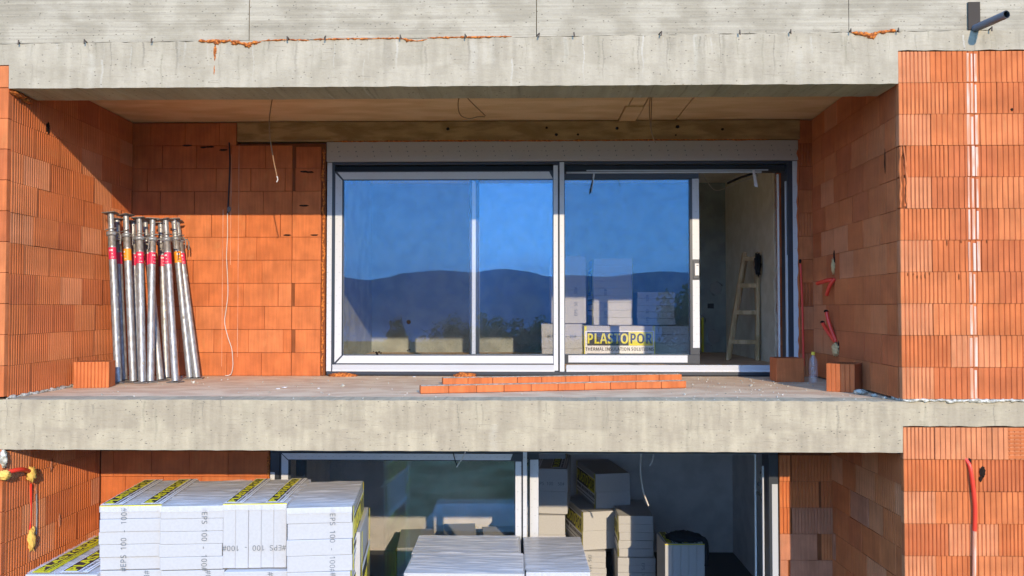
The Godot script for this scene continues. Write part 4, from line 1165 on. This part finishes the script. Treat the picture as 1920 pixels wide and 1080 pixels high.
	for i in 340:
		var x := rng.randf_range(-4.0, 2.9); var zz := rng.randf_range(-2.1, -0.05)
		if rng.randf() < 0.45: x = rng.randf_range(1.3, 2.9)
		var s := rng.randf_range(0.003, 0.011)
		if rng.randf() < 0.05: s *= 2.2
		var c := Vector3(x, 3.098 + s * 0.35, zz)
		var b := Basis(Vector3(rng.randfn(), rng.randfn(), rng.randfn()).normalized(), rng.randf() * TAU)
		var v := [c + b.x * s, c - b.x * s, c + b.y * s * 0.6, c - b.y * s * 0.6, c + b.z * s, c - b.z * s]
		for q in [[0, 2, 4], [2, 1, 4], [1, 3, 4], [3, 0, 4], [2, 0, 5], [1, 2, 5], [3, 1, 5], [0, 3, 5]]: ru.tri(v[q[0]], v[q[1]], v[q[2]])
	solo("rubble", ru.done(), M.mortar, "scattered mortar crumbs on the loggia floor", "rubble", Vector3.ZERO, "", "stuff")
	for q in [[2.83, -0.52, 0.05], [2.9, -0.60, 0.035], [2.88, -0.35, 0.028], [2.90, -0.2, 0.022]]:
		solo("mortar_lump", lump(q[2], q[2] * 0.5, q[2] * 0.8, 0.6, int(q[2] * 1000)), M.mortar, ["largest pale mortar lump behind the loose brick", "pale mortar lump against the wall behind the loose brick", "small mortar lump between loose brick and pier", "smallest mortar lump near the pier corner"][[0.05, 0.035, 0.028, 0.022].find(q[2])], "mortar lump", Vector3(q[0], 3.098 + q[2] * 0.3, q[1]), "mortar lumps by the shaded wall")
	for k in 4:
		var q: Array = [[-2.24, -0.99, 0.024], [-2.26, -0.86, 0.02], [-1.2, -2.1, 0.016], [-1.9, -0.9, 0.012]][k]
		solo("plaster_splash", lump(q[2], 0.004, q[2] * 0.8, 0.7, k + 40, 2.5), M.white, ["white plaster splash on the floor, the larger of two", "white plaster splash on the floor, the smaller of two", "small white splash at the door sill", "tiny white splash between floor splashes"][k], "splash", Vector3(q[0], 3.10, q[1]), "plaster splashes on the floor")
	solo("orange_foam", lump(0.15, 0.03, 0.05, 0.5, 61), M.rust, "orange foam heap at the left foot of the upper door", "foam", Vector3(-1.98, 3.105, -2.15), "foam heaps along the door sill")
	solo("orange_foam", lump(0.12, 0.035, 0.05, 0.5, 62), M.rust, "orange foam heap at the sill behind the clay lintels", "foam", Vector3(-0.66, 3.105, -2.13), "foam heaps along the door sill")
	# foil shreds at the door head
	var sh := thing("foil_shred", "white foil shred hanging in the open door gap", "foil", Vector3(2.46, 5.3, -2.27), "foil shreds at the door head")
	mitred(sh, "strip", [[2.465, 5.15], [2.505, 5.14], [2.47, 5.325], [2.445, 5.325]], -2.27, M.white)
	sh = thing("foil_shred", "dark and white foil shred hanging over the sliding pane", "foil", Vector3(0.72, 5.3, -2.26), "foil shreds at the door head")
	mitred(sh, "strip", [[0.695, 5.10], [0.71, 5.10], [0.742, 5.30], [0.722, 5.30]], -2.262, M.foil_rail)
	mitred(sh, "torn_edge", [[0.683, 5.085], [0.695, 5.08], [0.722, 5.24], [0.716, 5.24]], -2.262, M.black)
	# ladder in the upper room
	var la := thing("wooden_ladder", "wooden step ladder leaning against the plastered wall inside", "ladder", Vector3(2.95, 3.112, -4.7))
	var fl := [Vector3(2.74, 3.112, -4.55), Vector3(3.035, 4.60, -4.72)]
	var frr := [Vector3(3.13, 3.112, -4.50), Vector3(3.24, 4.62, -4.72)]
	fr_rail(la, "front_rail", fl[0], fl[1]); fr_rail(la, "front_rail", frr[0], Vector3(3.185, 4.60, -4.60))
	frr[1] = Vector3(3.185, 4.60, -4.60)
	fr_rail(la, "rear_rail", Vector3(2.85, 3.112, -4.88), Vector3(3.08, 4.56, -4.80)); fr_rail(la, "rear_rail", Vector3(3.19, 3.112, -4.62), Vector3(3.19, 4.56, -4.72))
	for t in [0.17, 0.44, 0.69, 0.94]:
		var p0: Vector3 = fl[0].lerp(fl[1], t); var p1: Vector3 = frr[0].lerp(frr[1], t)
		var mid := (p0 + p1) / 2
		part(la, "rung", bb(Vector3(p0.distance_to(p1), 0.06, 0.028), 0.005), M.timber, Transform3D(Basis(Vector3.UP, -atan2(p1.z - p0.z, p1.x - p0.x)), mid + Vector3(0, 0, 0.02) - la.position))
	solo("tool_bag", lump(0.042, 0.15, 0.05, 0.7, 71), M.cloth, "dark bag hanging at the top of the wooden ladder", "bag", Vector3(3.14, 4.42, -4.45))
	# yellow spirit level leaning by the sliding leaf
	solo("spirit_level", bb(Vector3(0.03, 0.55, 0.06), 0.006), M.yellow, "yellow tool leaning on the back wall behind the sliding leaf", "tool", Vector3(2.80, 3.40, -6.30))

func fr_rail(p: Node3D, n: String, a: Vector3, b: Vector3) -> void:
	var y := (b - a).normalized()
	var z := Vector3(1, 0, 0).cross(y).normalized()
	var x := y.cross(z)
	part(p, n, bb(Vector3(0.05, a.distance_to(b), 0.07), 0.005), M.timber, Transform3D(Basis(x, y, z), (a + b) / 2 - base_of(p)))

# ---------------------------------------------------------------- pipe, conduits
func build_facade_details() -> void:
	var t := thing("overflow_pipe", "grey plastic pipe sticking out of the concrete beside a shaded slot drawn as a plate", "pipe", Vector3(3.56, 6.05, 0))
	part(t, "slot_shade_panel", bb(Vector3(0.095, 0.225, 0.012), 0.002), M.shade_panel, Transform3D(Basis(), Vector3(-0.012, 0.10, -0.004)))  # flat dark panel, its colour stands in for a shaded slot in the concrete
	var mb := MB.new(true)
	mb.tube([Vector3(0.0, 0.0, -0.1), Vector3(-0.02, 0.0, 0.30)], [0.031], 20, false)
	part(t, "pipe_wall", mb.done(), M.pvc, Transform3D(Basis(Vector3.UP, 0.27), Vector3.ZERO))
	mb = MB.new(true)
	mb.tube([Vector3(-0.02, 0.0, 0.30), Vector3(0.0, 0.0, -0.1)], [0.026], 20, false)
	mb.flat()
	for k in 20:
		var a := TAU * k / 20; var b := TAU * (k + 1) / 20
		var c := Vector3(-0.02, 0, 0.30)
		mb.quad(c + Vector3(cos(a), sin(a), 0) * 0.026, c + Vector3(cos(a), sin(a), 0) * 0.031, c + Vector3(cos(b), sin(b), 0) * 0.031, c + Vector3(cos(b), sin(b), 0) * 0.026)
	part(t, "pipe_bore", mb.done(), M.pvc_inner, Transform3D(Basis(Vector3.UP, 0.27), Vector3.ZERO))
	t = thing("red_conduit", "orange conduit coming out of a broken brick in the lower pier", "conduit", Vector3(3.46, 1.7, 0.02), "red conduits in the walls")
	wire(t, "pipe", [Vector3(3.43, 2.66, -0.02), Vector3(3.455, 2.60, 0.012), Vector3(3.472, 2.46, 0.02), Vector3(3.487, 2.26, 0.022), Vector3(3.482, 2.10, 0.02)], 0.0155, M.red_conduit, 12)
	wire(t, "pale_length", [Vector3(3.482, 2.10, 0.018), Vector3(3.475, 1.8, 0.018), Vector3(3.47, 1.4, 0.018)], 0.014, M.lime, 12)
	t = thing("red_conduit", "red conduit held by yellow foam at the lower left pier", "conduit", Vector3(-4.2, 2.3, 0.0), "red conduits in the walls")
	wire(t, "pipe", [Vector3(-4.45, 2.40, 0.10), Vector3(-4.27, 2.45, 0.05), Vector3(-4.18, 2.51, 0.02), Vector3(-4.13, 2.52, -0.10), Vector3(-4.165, 2.46, -0.30)], 0.018, M.red_conduit, 10)
	wire(t, "pipe", [Vector3(-4.185, 2.35, -0.34), Vector3(-4.196, 2.2, -0.36), Vector3(-4.20, 2.0, -0.36), Vector3(-4.20, 1.8, -0.34)], 0.009, M.red_conduit, 10)
	part(t, "yellow_foam", lump(0.042, 0.036, 0.035, 0.6, 15, 2.2), M.foam, Transform3D(Basis(), Vector3(-4.17, 2.50, 0.02) - t.position))
	part(t, "yellow_foam", lump(0.03, 0.06, 0.042, 0.6, 16, 2.2), M.foam, Transform3D(Basis(), Vector3(-4.155, 2.44, -0.30) - t.position))
	part(t, "yellow_foam", lump(0.025, 0.09, 0.04, 0.6, 17, 3.0), M.foam, Transform3D(Basis(), Vector3(-4.185, 1.88, -0.36) - t.position))
	part(t, "mortar_smear", lump(0.03, 0.07, 0.02, 0.6, 18, 3.0), M.mortar, Transform3D(Basis(), Vector3(-4.20, 2.63, -0.01) - t.position))
	wire(t, "grey_conduit", [Vector3(-4.19, 2.28, -0.42), Vector3(-4.19, 2.1, -0.43), Vector3(-4.19, 1.9, -0.43)], 0.007, M.steel, 8)
	# wires under the slab
	t = thing("hanging_wire", "dark wire ends sticking out below the slab edge", "wire", Vector3(-0.6, 2.7, -0.9))
	wire(t, "strand", [Vector3(-0.68, 2.70, -0.9), Vector3(-0.665, 2.50, -0.9), Vector3(-0.635, 2.40, -0.9)], 0.005, M.black)
	wire(t, "strand", [Vector3(-0.53, 2.70, -0.9), Vector3(-0.57, 2.50, -0.9), Vector3(-0.64, 2.39, -0.9)], 0.005, M.cable_white)
	t = thing("hanging_cable", "white cable curving down in the lower room", "cable", Vector3(1.35, 2.7, -3.0), "cables hanging in the lower room")
	wire(t, "strand", [Vector3(1.36, 2.70, -3.0), Vector3(1.34, 2.2, -3.0), Vector3(1.33, 1.9, -3.0), Vector3(1.37, 1.65, -3.0), Vector3(1.42, 1.52, -3.0)], 0.010, M.cable_white)
	t = thing("hanging_cable", "short white cable end beside the curved one", "cable", Vector3(1.5, 2.7, -3.0), "cables hanging in the lower room")
	wire(t, "strand", [Vector3(1.52, 2.70, -3.0), Vector3(1.50, 2.2, -3.0), Vector3(1.44, 1.98, -3.0)], 0.010, M.cable_white)

# ---------------------------------------------------------------- insulation packs
# print on the wrapping: xf has x along the text, z out of the surface; l and h are the size of the printed field
func print_label(p: Node3D, xf: Transform3D, l: float, h: float, white := true) -> void:
	var at := func(x: float, y: float, z: float) -> Transform3D: return xf * Transform3D(Basis(), Vector3(x, y, z))
	var b := part(p, "printed_label", bb(Vector3(l, h, 0.0012), 0.0), M.print_white if white else M.yellow, at.call(0, 0, 0.0))
	var dl := l * 0.60
	part(b, "dark_field", bb(Vector3(dl, h * 0.54, 0.0012), 0.0), M.ink, Transform3D(Basis(), Vector3(-l / 2 + l * 0.03 + dl / 2, h * 0.19, 0.001)))
	part(b, "yellow_field", bb(Vector3(l * 0.35, h * 0.54, 0.0012), 0.0), M.yellow, Transform3D(Basis(), Vector3(-l / 2 + l * 0.03 + dl + l * 0.176, h * 0.19, 0.001)))
	var th := h * 0.40
	letters(b, "lettering", "PLASTO", th, M.yellow, Transform3D(Basis(), Vector3(-l / 2 + l * 0.03 + dl / 2, h * 0.19, 0.0022)), font_bold, dl / (th * 4.9))
	letters(b, "lettering", "POR", th, M.ink, Transform3D(Basis(), Vector3(-l / 2 + l * 0.03 + dl + l * 0.176, h * 0.19, 0.0022)), font_bold, l * 0.30 / (th * 2.5))
	letters(b, "lettering", "THERMAL INSULATION SOLUTIONS", h * 0.13, M.ink, Transform3D(Basis(), Vector3(0, -h * 0.22, 0.0012)), font_bold, l * 0.94 / (h * 0.13 * 22.0))
	part(b, "thin_line", bb(Vector3(l * 0.94, h * 0.022, 0.001), 0.0), M.ink, Transform3D(Basis(), Vector3(0, -h * 0.40, 0.001)))

func sheet(w: float, l: float, amp: float, sd: int, along_x: bool) -> ArrayMesh:  # wrinkled film lying in xz, z from 0 to -l
	var nz := FastNoiseLite.new(); nz.seed = sd; nz.frequency = 1.0; nz.fractal_octaves = 3
	var mb := MB.new(true)
	var nx := 12 if along_x else 46
	var nl := 46 if along_x else 12
	var g := []
	for i in nl + 1:
		var row := []
		for j in nx + 1:
			var x := -w / 2 + w * j / nx; var z := -l * i / nl
			var h := nz.get_noise_2d(x * (2.0 if along_x else 22.0), z * (22.0 if along_x else 2.0)) * amp
			row.append(Vector3(x, maxf(h, -0.001), z))
		g.append(row)
	for i in nl:
		for j in nx: mb.quad(g[i][j], g[i][j + 1], g[i + 1][j + 1], g[i + 1][j])
	return mb.done()

# local frame: end face at z = 0 looking to +z, pack runs back to -l, base at y = 0
func pack(label: String, pos: Vector3, turn: float, o := {}) -> Node3D:
	var w: float = o.get("w", 0.5); var h: float = o.get("h", 0.5); var l: float = o.get("l", 1.0)
	var n: int = o.get("n", 5)
	var t := thing("insulation_pack", label, "insulation pack", pos, o.get("group", ""))
	t.rotation.y = turn
	for i in n:
		var sz := Vector3(w, h / n - 0.0012, l) if not o.get("vertical", false) else Vector3(w / n - 0.0012, h, l)
		var c := Vector3(0, h * (i + 0.5) / n, -l / 2) if not o.get("vertical", false) else Vector3(-w / 2 + w * (i + 0.5) / n, h / 2, -l / 2)
		var jit := Vector3(rng.randf_range(-0.006, 0.006), 0, rng.randf_range(-0.009, 0.005)) if not o.get("vertical", false) else Vector3(0, rng.randf_range(-0.003, 0.0), rng.randf_range(-0.004, 0.004))
		part(t, "foam_board", bb(sz, 0.004), M.eps, Transform3D(Basis(), c + jit))
	if o.has("text"):
		var b := Basis()
		match o.get("way", "cw"):
			"cw": b = Basis(Vector3.BACK, -PI / 2)
			"ccw": b = Basis(Vector3.BACK, PI / 2)
			"flip": b = Basis(Vector3.BACK, PI)
		var c: Vector2 = o.get("at", Vector2(0.1, 0.25))
		letters(t, "stamped_lettering", o.text, o.get("th", 0.040), M.print_grey, Transform3D(b, Vector3(c.x, c.y, 0.0045)), font_mono, o.get("squeeze", 1.0))
	if o.get("film", true):
		part(t, "film", sheet(w + 0.012, l - 0.03, 0.016, int(pos.x * 100 + pos.y * 10), o.get("across", true)), M.film, Transform3D(Basis(), Vector3(0, h + 0.006, -0.015)))
		for s in [-1.0, 1.0]:
			part(t, "film", sheet(h, l - 0.06, 0.005, int(pos.x * 90 + s * 3), true), M.film, Transform3D(Basis(Vector3.BACK, -s * PI / 2), Vector3(s * (w / 2 + 0.005), h / 2, -0.03)))
		if o.has("text"):  # film folded down over the top edge of the end
			part(t, "film_fold", sheet(w, 0.045, 0.012, int(pos.x * 70), false), M.film, Transform3D(Basis(Vector3.RIGHT, -PI / 2), Vector3(0, h + 0.004, 0.009)))
	for s in o.get("sides", []):
		var xf := Transform3D(Basis(Vector3(0, 0, -s), Vector3.UP, Vector3(s, 0, 0)), Vector3(s * (w / 2 + 0.011), h * 0.5, -l / 2))
		print_label(t, xf, l * 0.96, h * 0.72)
		for e in [-0.49, 0.49]:
			part(t, "yellow_edge", bb(Vector3(0.002, h, 0.035), 0.0), M.yellow, Transform3D(Basis(), Vector3(s * (w / 2 + 0.0105), h / 2, -l / 2 + e * (l - 0.03))))
	for q in o.get("bands", []):
		var xf := Transform3D(Basis(Vector3(0, 0, -1), Vector3(-1, 0, 0), Vector3(0, 1, 0)), Vector3((q[0] + q[1]) / 2, h + 0.0135, -l / 2))
		print_label(t, xf, l * 0.97, q[1] - q[0], q.size() < 3)
	if o.get("front_edge", false):
		part(t, "yellow_edge", bb(Vector3(w, 0.009, 0.004), 0.0), M.yellow, Transform3D(Basis(), Vector3(0, h + 0.002, -0.004)))
	return t

func build_packs() -> void:
	var g := "packs stacked on the terrace"
	var T := "#EPS 100 - 100#"
	# front stack, upper layer
	pack("white pack with two yellow print bands, first of the top row", Vector3(-3.135, 1.765, 0.045), 0.10, {"w": 0.475, "text": T, "way": "ccw", "at": Vector2(-0.05, 0.24), "l": 0.92, "bands": [[-0.235, -0.07], [0.07, 0.235]], "front_edge": true, "group": g})
	pack("white pack with plain wrapped top, second of the top row", Vector3(-2.655, 1.765, 0.035), 0.09, {"w": 0.485, "text": T, "way": "cw", "at": Vector2(0.10, 0.24), "l": 0.9, "group": g})
	pack("white pack with upright boards and yellow bands on top", Vector3(-2.165, 1.77, -0.005), 0.06, {"w": 0.50, "vertical": true, "text": T, "way": "flip", "at": Vector2(0.0, 0.16), "l": 0.9, "bands": [[-0.24, -0.1], [0.08, 0.22]], "front_edge": true, "group": g})
	pack("white pack with plain top at the end of the top row", Vector3(-1.635, 1.76, 0.04), 0.12, {"w": 0.505, "h": 0.50, "n": 4, "text": T, "way": "cw", "at": Vector2(0.10, 0.24), "l": 0.92, "sides": [1.0], "group": g})
	# layers below
	var low := ["pack carrying the first pack of the row", "pack carrying the second pack of the row", "pack carrying the upright board pack", "pack carrying the last pack of the row"]
	for k in 3:
		for i in 4:
			var x: float = [-3.13, -2.64, -2.14, -1.64][i]
			var y: float = 1.765 - 0.505 * (k + 1)
			pack("white " + low[i] + [", second layer", ", third layer", ", bottom layer"][k], Vector3(x, y, 0.05 + rng.randf_range(-0.02, 0.02)), 0.08, {"w": 0.49, "n": 5, "l": 0.95, "film": false, "text": T, "way": ["cw", "ccw"][(i + k) % 2], "at": Vector2(0.12, 0.25), "sides": [1.0] if i == 3 else [], "group": g, "h": 0.5 if y > 0.1 else 0.5})
	# pack beside the stack, standing a little back
	pack("thin printed panel pack standing beside the end of the stack", Vector3(-1.395, 0.004, -0.22), 0.12, {"w": 0.06, "h": 1.99, "n": 1, "l": 0.8, "sides": [1.0], "film": false, "group": g})
	# low pack by the brick side wall
	pack("dusty printed pack lying low against the brick side wall", Vector3(-3.64, 1.25, 0.12), 0.02, {"w": 0.56, "l": 1.02, "bands": [[-0.24, -0.10, 1], [-0.02, 0.20]], "group": g})
	pack("pack under the dusty one by the brick side wall", Vector3(-3.66, 0.745, 0.11), 0.02, {"w": 0.55, "l": 1.0, "film": false, "group": g})
	# middle packs close to the glass
	pack("wide wrapped pack at the bottom edge before the glass", Vector3(-1.02, 1.14, -0.55), -PI / 2 + 0.0, {"w": 0.52, "l": 1.0, "across": false, "group": g})
	pack("wide wrapped pack nearest the lower glass pane", Vector3(-1.045, 1.14, -1.075), -PI / 2 + 0.02, {"w": 0.51, "l": 0.98, "across": false, "group": g})
	pack("square wrapped pack beside the two wide ones", Vector3(0.255, 1.14, -0.33), 0.02, {"w": 0.53, "l": 1.0, "text": T, "way": "cw", "at": Vector2(0.15, 0.2), "group": g})
	var under := ["pack under the wide bottom edge pack", "pack under the wide pack by the glass", "pack under the square wrapped pack"]
	for i in 3:
		pack("lower " + under[i], [Vector3(-1.02, 0.62, -0.55), Vector3(-1.04, 0.62, -1.075), Vector3(0.255, 0.62, -0.33)][i], [-PI / 2, -PI / 2, 0.0][i], {"w": 0.51, "l": 1.0, "film": false, "group": g})
	# inside the lower room
	g = "packs stacked in the lower room"
	var z := -4.85
	pack("turned pack with black and yellow print on top of the heap", Vector3(1.21, 1.0, -4.85), 0.20, {"w": 0.50, "h": 0.5, "n": 2, "l": 1.0, "sides": [-1.0], "film": false, "group": g})
	pack("half sunlit pack with upside down print at its side", Vector3(1.0, 0.50, -4.65), 0.22, {"w": 0.47, "h": 0.52, "n": 2, "l": 0.9, "sides": [-1.0], "film": false, "group": g})
	pack("pack half in sun beside the upside down printed one", Vector3(1.455, 0.515, -4.30), 0.0, {"w": 0.46, "h": 0.54, "n": 5, "l": 0.9, "film": false, "sides": [-1.0], "group": g})
	pack("stamped pack on the floor, half in shade", Vector3(1.46, 0.03, -4.27), 0.0, {"w": 0.50, "h": 0.48, "n": 5, "l": 0.9, "film": false, "text": "EPS 100 - 50#", "way": "cw", "at": Vector2(0.08, 0.2), "group": g})
	pack("stamped sunlit pack on the floor beside the gap", Vector3(0.86, 0.03, -4.60), 0.0, {"w": 0.45, "h": 0.46, "n": 6, "l": 0.9, "film": false, "text": "EPS 100 - 50#", "way": "cw", "at": Vector2(0.0, 0.2), "group": g})
	pack("big shaded pack stamped upright behind the door stile", Vector3(0.27, 1.08, -4.3), -0.10, {"w": 0.54, "h": 0.60, "n": 2, "l": 1.0, "film": false, "text": "EPS 100  50#", "way": "up", "at": Vector2(0.05, 0.40), "squeeze": 0.9, "bands": [[-0.3, -0.1], [0.05, 0.25]], "group": g})
	pack("pack under the big stamped one behind the door stile", Vector3(0.24, 0.55, -4.25), 0.0, {"w": 0.54, "h": 0.52, "n": 2, "l": 1.0, "film": false, "group": g})
	pack("lowest pack behind the door stile", Vector3(0.24, 0.03, -4.25), 0.0, {"w": 0.54, "h": 0.52, "n": 2, "l": 1.0, "film": false, "group": g})
	pack("dark topped pack high behind the door stile", Vector3(0.30, 1.69, -4.9), 0.0, {"w": 0.5, "h": 0.42, "n": 3, "l": 0.8, "film": false, "sides": [1.0, -1.0], "group": g})
	pack("pack standing on end alone before the room wall", Vector3(1.90, 0.03, -3.30), 0.03, {"w": 0.48, "h": 0.95, "l": 0.50, "vertical": true, "n": 5, "film": false, "bands": [[-0.22, -0.08], [-0.02, 0.22]], "front_edge": true, "group": g})
	for q in [[-1.55, -4.6, "first pack on the room floor behind the glass"], [-0.95, -4.9, "second pack on the room floor behind the glass"], [-0.35, -4.75, "third pack on the room floor behind the glass"]]:
		pack(q[2], Vector3(q[0], 0.03, q[1]), 0.1, {"w": 0.48, "h": 0.5, "n": 3, "l": 0.9, "film": false, "sides": [1.0, -1.0], "group": g})
	var ja := thing("black_jacket", "black jacket lying on the pack standing on end", "jacket", Vector3(1.92, 1.0, -3.45))
	part(ja, "body", lump(0.21, 0.055, 0.16, 0.5, 88), M.cloth, Transform3D(Basis(), Vector3(0, 0.035, 0)))
	wire(ja, "sleeve", [Vector3(2.05, 1.04, -3.40), Vector3(2.15, 1.02, -3.36), Vector3(2.165, 0.88, -3.34), Vector3(2.15, 0.72, -3.33)], 0.032, M.cloth, 9)
	solo("cardboard_scrap", bb(Vector3(0.5, 0.02, 0.5), 0.004), M.black, "dark scrap on the floor of the lower room", "scrap", Vector3(2.45, 0.045, -4.6))
	# inside the upper room
	g = "packs stacked in the upper room"
	var y0 := 3.112
	pack("pack with large black and yellow print facing the sliding pane", Vector3(0.765, y0, -4.62), -PI / 2, {"w": 0.5, "h": 0.475, "n": 5, "l": 0.97, "sides": [1.0], "film": false, "group": g})
	pack("stamped pack behind the door mullion", Vector3(0.47, y0, -4.40), -0.05, {"w": 0.55, "h": 0.50, "n": 3, "l": 0.9, "text": "#EPS 30 - 30#", "way": "up", "at": Vector2(0, 0.33), "squeeze": 0.9, "film": false, "sides": [1.0], "group": g})
	pack("plain pack beside the large printed one", Vector3(2.0, y0, -4.60), 0.0, {"w": 0.46, "h": 0.47, "n": 4, "l": 0.9, "film": false, "group": g})
	pack("tall stamped pack pair over the mullion pack", Vector3(0.58, y0 + 0.505, -4.62), 0.0, {"w": 0.48, "h": 0.93, "n": 2, "l": 0.8, "text": "EPS 30 - 30#", "way": "ccw", "at": Vector2(0.1, 0.3), "film": false, "group": g})
	pack("tall layered pack over the large printed one", Vector3(1.20, y0 + 0.48, -4.72), 0.0, {"w": 0.54, "h": 0.93, "n": 9, "l": 0.8, "text": "EPS 30 - 30#", "way": "ccw", "at": Vector2(-0.1, 0.3), "film": false, "sides": [1.0, -1.0], "group": g})
	pack("short layered pack over the plain one", Vector3(1.80, y0 + 0.48, -4.70), 0.0, {"w": 0.52, "h": 0.46, "n": 5, "l": 0.8, "text": "EPS 30 - 30#", "way": "ccw", "at": Vector2(-0.12, 0.22), "film": false, "group": g})
